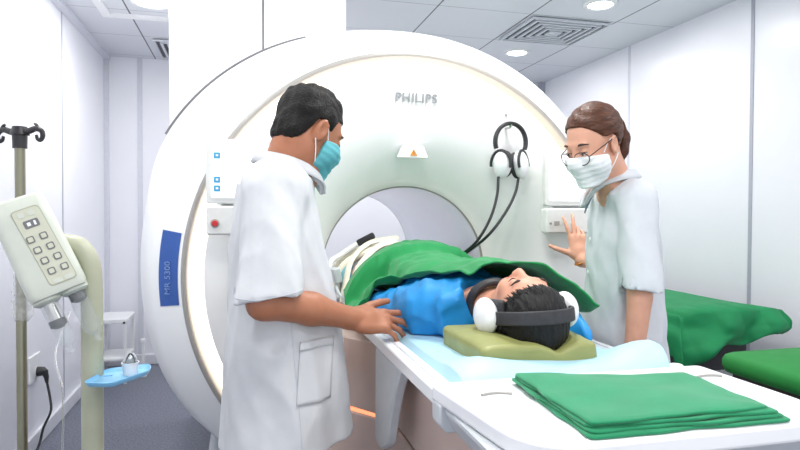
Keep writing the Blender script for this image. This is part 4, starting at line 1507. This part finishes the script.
seg(F, [(.10, 1.865, 1.305), (.09, 1.95, 1.06), (.20, 1.97, .86)], [.046, .044, .030], .02)
put_hand(F, (.205, 1.972, .850), frame((.5, 0, -.86), (-.5, .3, -.3)), .98, curl=((.3, .3, .2),) * 4, spread=(.06, .02, -.03, -.08), thumb=(.7, .5, -.3))
# right hand resting on the table edge and the patient's arm
HA = frame((.97, .16, -.14), (.05, -.62, .78))
put_hand(F, (.294, 1.614, .975), HA, 1.04, curl=((.06, .14, .12), (.20, .26, .2), (.36, .40, .3), (.46, .46, .3)), spread=(.14, .02, -.12, -.26), thumb=(.80, .52, .12), thumb_bend=(.25, .3))
for s in (-1, 1):
    seg(F, [(.105, 1.735 + s * .085, .84), (.11, 1.735 + s * .088, .47), (.097, 1.735 + s * .095, .085)], [.066, .048, .038], .03)
    seg(F, [(.085, 1.735 + s * .095, .04), (.24, 1.735 + s * .10, .03)], [.034, .030], .02)
mbody = field_obj('body', F, M_SKINM, man)
F = Field((-.08, 1.52, -.01), (.34, 1.95, .95), .013)
F.add(econe((.115, 1.735, .92), (.115, 1.735, .78), (.115, .155), (.12, .155), (1, 0, 0)))
for s in (-1, 1):
    seg(F, [(.115, 1.735 + s * .080, .80), (.11, 1.735 + s * .088, .47), (.095, 1.735 + s * .095, .07)], [.082, .070, .062], .03)
F.disp(creases(41, .004, 14)); F.cut((0, 0, .045), (0, 0, -1))
field_obj('trousers', F, M_TROUS, man)
for s in (-1, 1):
    F = Field((.0, 1.55, -.01), (.34, 1.92, .13), .008)
    seg(F, [(.07, 1.735 + s * .097, .048), (.16, 1.735 + s * .10, .052), (.26, 1.735 + s * .103, .038)], [.048, .050, .042], .02)
    F.cut((0, 0, .001), (0, 0, -1)); F.cut((0, 0, .095), (0, 0, 1))
    field_obj('shoe', F, M_SHOE, man)
# hair
F = Field(MH - .17, MH + .17, .0040)
trim = hair_cap(F, MH, MA, MS, (-.019, 0, .040), (.103, .0835, .098), [(-.14, -.070), (-.10, -.075), (-.060, -.066), (-.040, -.03), (-.030, .020), (.004, .022), (.012, -.004), (.024, -.002), (.032, .042), (.055, .062), (.080, .072), (.12, .09)])
F.add(local(ell((-.058, 0, -.030), (.050, .068, .052)), MH, MA, MS), .02)
F.disp(creases(51, .0022, 110, n=7, sharp=False)); F.disp(creases(52, .0020, 45, n=6, sharp=False))
clipfn(F, trim)
field_obj('hair', F, M_HAIRM, man)
for s in (1, -1):
    obj('eyebrow', tube(smooth_path([Wm(.082, s * .014, .028), Wm(.084, s * .034, .034), Wm(.072, s * .052, .027)], 6), [.0030, .0042, .0015], 8), M_BROW, mbody)
    obj('eyelashes', tube(smooth_path([Wm(.0835, s * .017, .006), Wm(.0895, s * .031, .003), Wm(.0815, s * .045, .005)], 6), [.0010, .0018, .001], 6), M_BROW, mbody)
mk = mask_obj(MH, MA, MS, M_MASKB, man)
for s in (1, -1):
    obj('ear_loop', tube(smooth_path([Wm(.030, s * .066, -.014), Wm(.010, s * .076, .012), Wm(-.010, s * .086, .024)], 6), .0016, 8), M_STRAP, mk)
    obj('ear_loop', tube(smooth_path([Wm(.026, s * .060, -.088), Wm(.004, s * .074, -.062), Wm(-.016, s * .083, -.038)], 6), .0016, 8), M_STRAP, mk)


def sleeve_hole(F, a, b, ra, rb):
    F.add(cone(a, b, ra, rb), .006, 's')


# white coat
def capped(prim, p, n):
    fn, lo, hi = prim
    n = norm(n); p = np.array(p, float)
    return (lambda P: np.maximum(fn(P), (P - p) @ n)), lo, hi


F = Field((-.16, 1.36, .575), (.40, 2.08, 1.46), .007)
F.add(trunk([(.124, 1.735, .605), (.117, 1.735, .80), (.106, 1.735, 1.05), (.094, 1.735, 1.22), (.092, 1.735, 1.35)], [(.196, .220), (.176, .205), (.150, .193), (.132, .190), (.104, .168)], (1, -.03, 0)))
F.add(cone((.115, 1.735, 1.355), (.088, 1.60, 1.335), .068, .074), .06)
F.add(cone((.115, 1.735, 1.355), (.105, 1.875, 1.33), .068, .074), .06)
F.add(capped(cone((.082, 1.590, 1.310), (.058, 1.502, 1.02), .080, .092), (.062, 1.515, 1.045), (.17, -.05, -1)), .022)
F.add(capped(cone((.105, 1.885, 1.30), (.10, 1.965, 1.02), .080, .090), (.10, 1.95, 1.06), (0, .1, -1)), .022)
F.disp(creases(61, .0070, 8, (1.0, 1.0, .5), 7))
F.disp(creases(62, .0030, 24, (1, 1, .7), 6))
F.disp(lambda P: .007 * np.clip((1.0 - P[:, 2]) / .4, 0, 1) * np.sin(np.arctan2(P[:, 1] - 1.735, P[:, 0] - .12) * 7 + P[:, 2] * 3))
F.cut((-.03, 1.735, .617), (.11, 0, -1))
F.add(cone((.066, 1.525, 1.075), (.056, 1.500, .96), .058, .078), .004, 's')
F.add(cone((.10, 1.95, 1.09), (.10, 1.97, 1.0), .060, .072), .004, 's')
F.add(cone(Wm(-.03, 0, -.06), (.112, 1.735, 1.31), .062, .066), .008, 's')
mcoat_geo = F.geo(1)
mcoat = obj('coat', mcoat_geo, M_COAT, man, sharp=180)
bm_ = bvh_of(mcoat_geo)


def collar(path_in, h, out, m, parent, thick=.005):
    """fold-down collar: stands along path then turns outward and down"""
    P = smooth_path(path_in, 6)
    ctr = np.mean(P, 0)
    V, F = [], []
    prof = [(-.004, 0.0), (.000, h), (.006, h + .005), (out * .55, h * .72), (out, h * .05)]
    for i_, p in enumerate(P):
        o = p - ctr; o[2] = 0; o = norm(o)
        g_ = min(1, .25 + 4.0 * min(i_, len(P) - 1 - i_) / len(P))
        for a, b in prof:
            V.append(p + o * a * g_ + np.array((0, 0, b * g_)))
    k = len(prof)
    F = [(i * k + j, i * k + j + 1, (i + 1) * k + j + 1, (i + 1) * k + j) for i in range(len(P) - 1) for j in range(k - 1)]
    return obj('collar', (V, F), m, parent, solid=thick, sharp=70)


nc = np.array((.122, 1.735, 1.372))
cpth = [nc + np.array((.098, -.026, -.060)), nc + np.array((.080, -.056, -.030)), nc + np.array((.01, -.072, .004)), nc + np.array((-.058, -.045, .022)), nc + np.array((-.078, 0, .026)), nc + np.array((-.058, .045, .022)), nc + np.array((.01, .072, .004)), nc + np.array((.080, .056, -.030)), nc + np.array((.098, .026, -.060))]
collar(cpth, .026, .020, M_COAT, man)
pk = patch(bm_, (.183, 1.30, .855), (.092, 0, 0), (.012, 0, .155), (0, 1, 0), 14, 16, .004)
obj('pocket', pk, M_COAT, mcoat, solid=.004, sharp=60)
ph_ = patch(bm_, (.183 + .005, 1.30, .921), (.094, 0, 0), (.002, 0, .020), (0, 1, 0), 14, 4, .0075)
obj('pocket_hem', ph_, M_COAT, mcoat, solid=.003, sharp=60)


def stitch(bvh, pts, direction, rad, m, parent, name='seam', off=.001):
    Q = []
    for p in smooth_path(pts, 10):
        h = bvh.ray_cast(Vector(p), Vector(norm(direction)), 1.2)
        if h[0] is not None:
            Q.append(np.array(h[0]) - norm(direction) * off)
    if len(Q) > 2:
        obj(name, tube(Q, rad, 6), m, parent)


stitch(bm_, [(.118, 1.25, .98), (.135, 1.25, .80), (.148, 1.25, .615)], (0, 1, 0), .0014, M_STITCH, mcoat)
stitch(bm_, [(.7, 1.695, 1.28), (.7, 1.695, 1.0), (.7, 1.695, .63)], (-1, 0, 0), .0022, M_STITCH, mcoat, 'front_edge', -.0005)
stitch(bm_, [(-.022, 1.2, 1.060), (.03, 1.2, 1.058), (.09, 1.2, 1.066), (.14, 1.2, 1.075)], (0, 1, 0), .0013, M_STITCH, mcoat, 'sleeve_hem')
for z in (1.22, 1.10, .98, .86, .74):
    h = bm_.ray_cast(Vector((.6, 1.715, z)), Vector((-1, 0, 0)))
    if h[0]:
        obj('button', lathe([(0, .003), (.007, .003), (.009, 0)], np.array(h[0]), [(0, 1, 0), (0, 0, 1), (1, 0, 0)], 14), M_BUTTON, mcoat)

# ------------------------------------------------------------------ the woman
WH = np.array((0.988, 1.580, 1.460)); WS = 0.87
_t = R(27)
WA = frame((-math.cos(_t) * .975, -.22, -math.sin(_t)), (.0, -.03, 1))
wom = thing('person', 'woman in a white coat, glasses and white mask touching the scanner panel', 'person', (1.15, 1.66, 0))
bfw = np.array((-.95, .31, 0)); bl = np.array((-.31, -.95, 0))      # facing, her left
wc = np.array((1.140, 1.655, 0))
F = Field((.88, 1.36, -.01), (1.42, 2.28, 1.63), .013, [((1.18, 2.02, 1.02), (1.36, 2.26, 1.28), .0042), ((.90, 1.46, 1.33), (1.16, 1.74, 1.63), .0044)])
put_head(F, WH, WA, WS, w=.97, nose=.99)
Ww = hp2w(WH, WA, WS)
F.add(cone(Ww(-.035, 0, -.045), (1.112, 1.632, 1.325), .043, .050), .03)
F.add(econe(wc + (0, 0, 1.33), wc + (0, 0, 1.0), (.075, .13), (.085, .125), bfw), .05)
F.add(econe(wc + (0, 0, 1.03), wc + (0, 0, .80), (.085, .110), (.10, .125), bfw), .05)
ls_ = np.array((1.078, 1.497, 1.285)); le_ = np.array((1.070, 1.470, 1.020)); lw_ = np.array((1.010, 1.470, .900))
ls_ = np.array((1.090, 1.510, 1.285)); le_ = np.array((1.066, 1.465, 1.030)); lw_ = np.array((1.052, 1.480, .800))
seg(F, [ls_, le_, lw_], [.045, .034, .023], .006)
put_hand(F, lw_ + (0, 0, -.01), frame((-.05, .10, -1), (.2, -.95, 0)), .90, curl=((.2, .3, .2), (.25, .3, .2), (.3, .3, .2), (.3, .35, .2)), spread=(.06, .02, -.03, -.08), thumb=(.75, .5, -.2))
rs_ = np.array((1.190, 1.805, 1.285)); re_ = np.array((1.330, 1.905, 1.055)); rw_ = np.array((1.273, 2.105, 1.080))
seg(F, [rs_, re_, rw_], [.050, .038, .024], .02)
put_hand(F, rw_ + (-.002, .008, .012), frame((-.10, .18, .97), (-.25, -.95, .15)), .92, curl=((-.05, .12, .10), (.05, .15, .12), (.55, .75, .5), (.65, .75, .5)), spread=(.16, -.10, -.08, -.12), thumb=(.42, .90, .05), thumb_bend=(.05, .10))
for s in (-1, 1):
    o_ = wc + bl * s * .08
    seg(F, [o_ + (0, 0, .82), o_ + (0, 0, .45), o_ + bfw * -.01 + (0, 0, .08)], [.080, .052, .036], .03)
    seg(F, [o_ + bfw * -.03 + (0, 0, .035), o_ + bfw * .12 + (0, 0, .028)], [.030, .027], .02)
wbody = field_obj('body', F, M_SKINW, wom)
F = Field((.95, 1.45, -.01), (1.34, 1.86, .95), .013)
F.add(econe(wc + (0, 0, .92), wc + (0, 0, .76), (.090, .130), (.10, .13), bfw))
for s in (-1, 1):
    o_ = wc + bl * s * .08
    seg(F, [wc + bl * s * .066 + (0, 0, .80), o_ + (0, 0, .45), o_ + bfw * -.01 + (0, 0, .07)], [.074, .064, .056], .03)
F.disp(creases(71, .004, 14)); F.cut((0, 0, .045), (0, 0, -1))
field_obj('trousers', F, M_TROUS, wom)
for s in (-1, 1):
    o_ = wc + bl * s * .08
    F = Field(o_ + (-.2, -.2, -.01), o_ + (.2, .2, .12), .008)
    seg(F, [o_ + bfw * -.05 + (0, 0, .042), o_ + bfw * .04 + (0, 0, .046), o_ + bfw * .14 + (0, 0, .034)], [.042, .044, .037], .02)
    F.cut((0, 0, .001), (0, 0, -1)); F.cut((0, 0, .085), (0, 0, 1))
    field_obj('shoe', F, M_SHOE, wom)
# hair drawn back into a low tail
F = Field(WH - .20, WH + .20, .0042)
trim = hair_cap(F, WH, WA, WS, (-.022, 0, .040), (.104, .0845, .098), [(-.14, -.065), (-.085, -.058), (-.050, -.045), (-.034, .006), (-.024, .026), (.008, .028), (.020, .034), (.040, .062), (.058, .084), (.074, .092), (.12, .10)])
F.disp(lambda P: .0014 * np.sin(((P - WH) @ WA.T)[:, 2] * 300 + ((P - WH) @ WA.T)[:, 1] * 120))
clipfn(F, trim)
whair = field_obj('hair', F, M_HAIRW, wom)
F = Field(WH - .24, WH + .24, .0042)
tl_ = [Ww(-.100, .0, .030), Ww(-.122, .004, .014), Ww(-.124, .010, -.030), Ww(-.104, .014, -.070), Ww(-.080, .016, -.105)]
seg(F, tl_, [.016, .022, .021, .016, .005], .015)
F.disp(lambda P: .0022 * np.sin(((P - WH) @ WA.T)[:, 1] * 330 + ((P - WH) @ WA.T)[:, 0] * 200))
obj('ponytail', F.geo(), M_HAIRW, whair, sharp=180)
obj('hair_tie', tube([Ww(-.102, 0, .030), Ww(-.112, .001, .027)], .017, 14), M_BLACKS, whair)
for s in (1, -1):
    obj('eyebrow', tube(smooth_path([Ww(.083, s * .014, .029), Ww(.0855, s * .034, .035), Ww(.070, s * .053, .029)], 6), [.0024, .0036, .001], 8), M_BROW, wbody)
    F = Field(Ww(.076, s * .031, .006) - .025, Ww(.076, s * .031, .006) + .025, .0022)
    F.add(local(ell((.0785, s * .031, .0045), (.0112, .0125, .0050)), WH, WA, WS))
    ew = field_obj('eye', F, M_EYEW, wbody)
    obj('iris', lathe([(0, .0012), (.0040, .0008), (.0048, 0)], Ww(.0893, s * .031, .0030), [WA[1], WA[2], WA[0]], 14), M_IRIS, ew)
    obj('eyelashes', tube(smooth_path([Ww(.0825, s * .0165, .006), Ww(.0905, s * .030, .0090), Ww(.0815, s * .047, .007)], 6), [.0010, .0017, .0012], 6), M_BROW, wbody)
wm = mask_obj(WH, WA, WS, M_MASKW, wom, w=.97, zt=-.002)
for s in (1, -1):
    obj('ear_loop', tube(smooth_path([Ww(.030, s * .064, -.018), Ww(.010, s * .074, .008), Ww(-.012, s * .083, .022)], 6), .0015, 8), M_STRAP, wm)
    obj('ear_loop', tube(smooth_path([Ww(.026, s * .058, -.088), Ww(.004, s * .072, -.062), Ww(-.016, s * .080, -.038)], 6), .0015, 8), M_STRAP, wm)
gl = thing('glasses', 'thin brown-framed glasses worn low by the woman above her white mask', 'glasses', tuple(Ww(.10, 0, -.01)))
for s in (1, -1):
    rim = [Ww(.106 - .010 * abs(math.cos(a)) * 0 - .012 * ((.034 + .026 * math.cos(a)) / .06) ** 2, s * (.034 + .0265 * math.cos(a)), -.008 + .0215 * math.sin(a)) for a in np.linspace(0, 2 * PI, 33)]
    obj('rim', tube(rim, .0015, 8, cap=False), M_FRAME, gl)
    obj('lens', (rim[:-1], [tuple(range(32))]), M_LENS, gl, smooth=False)
    obj('temple', tube(smooth_path([Ww(.094, s * .060, -.004), Ww(.080, s * .072, .002), Ww(.030, s * .081, .010), Ww(-.020, s * .085, .014), Ww(-.035, s * .083, -.004)], 5), .0016, 8), M_FRAME, gl)
obj('bridge', tube(smooth_path([Ww(.1055, -.008, -.002), Ww(.110, 0, .002), Ww(.1055, .008, -.002)], 5), .0015, 8), M_FRAME, gl)

# white coat
F = Field((.90, 1.34, .60), (1.48, 2.10, 1.42), .007)
F.add(trunk([wc + (.012, .01, .625), wc + (.006, .004, .85), wc + (0, 0, 1.05), wc + (0, 0, 1.20), wc + (-.006, 0, 1.32)], [(.150, .185), (.130, .170), (.118, .158), (.112, .158), (.088, .140)], bfw))
F.add(cone((1.115, 1.64, 1.325), ls_ + (.0, .02, .022), .056, .058), .05)
F.add(cone((1.115, 1.64, 1.325), rs_ + (.0, -.01, .02), .056, .058), .05)
F.add(capped(cone(ls_ + (0, .006, .008), le_, .062, .068), ls_ * .04 + le_ * .96, (.02, -.05, -1)), .016)
F.add(capped(cone(rs_ + (0, 0, .01), re_, .064, .070), rs_ * .2 + re_ * .8, re_ - rs_), .02)
F.disp(creases(81, .0065, 9, (1.0, 1.0, .5), 7))
F.disp(creases(82, .0028, 26, (1, 1, .7), 6))
F.add(cone(ls_ * .15 + le_ * .85, le_ + (0, 0, -.07), .046, .064), .004, 's')
F.add(cone(rs_ * .3 + re_ * .7, re_ + (re_ - rs_) * .15, .048, .062), .004, 's')
F.add(cone(Ww(-.03, 0, -.06), (1.112, 1.634, 1.315), .052, .056), .008, 's')
wcoat_geo = F.geo(1)
wcoat = obj('coat', wcoat_geo, M_COATW, wom, sharp=180)
bw_ = bvh_of(wcoat_geo)
nc = np.array((1.104, 1.630, 1.362))
fx, lx_ = bfw, bl
cpt = lambda f_, l_, z_: nc + fx * f_ + lx_ * l_ + np.array((0, 0, z_))
collar([cpt(.104, .012, -.085), cpt(.075, .046, -.036), cpt(.02, .058, -.006), cpt(-.030, .038, .004), cpt(-.040, 0, .006), cpt(-.030, -.038, .004), cpt(.02, -.058, -.006), cpt(.075, -.046, -.036), cpt(.104, -.012, -.085)], .020, .024, M_COATW, wom)
obj('collar_lining', tube(smooth_path([cpt(.060, .030, .0), cpt(.085, .018, -.05), cpt(.100, .008, -.10)], 6), [.010, .016, .006], 10, flat=((-.9, .3, .3), .35)), M_GREYK, wcoat)
for z in (1.18, 1.08, .98, .88, .78):
    h = bw_.ray_cast(Vector(wc + bfw * .5 + np.array((0, 0, z)) + bl * .01), Vector(-bfw))
    if h[0]:
        obj('button', lathe([(0, .003), (.006, .003), (.008, 0)], np.array(h[0]), [bl, (0, 0, 1), bfw], 14), M_BUTTON, wcoat)
br = [rw_ + np.array((-.010, -.012, -.004)) + np.array((.030 * math.cos(a), .024 * math.sin(a), .010 * math.cos(a))) for a in np.linspace(0, 2 * PI, 25)]
br = [rw_ + np.array((-.0, -.004, -.006)) + .0285 * (math.cos(a) * norm((1, .2, .35)) + math.sin(a) * norm((-.25, 1, -.2))) for a in np.linspace(0, 2 * PI, 25)]
obj('bracelet', tube(br, .0042, 8, cap=False), M_GOLD, wom)
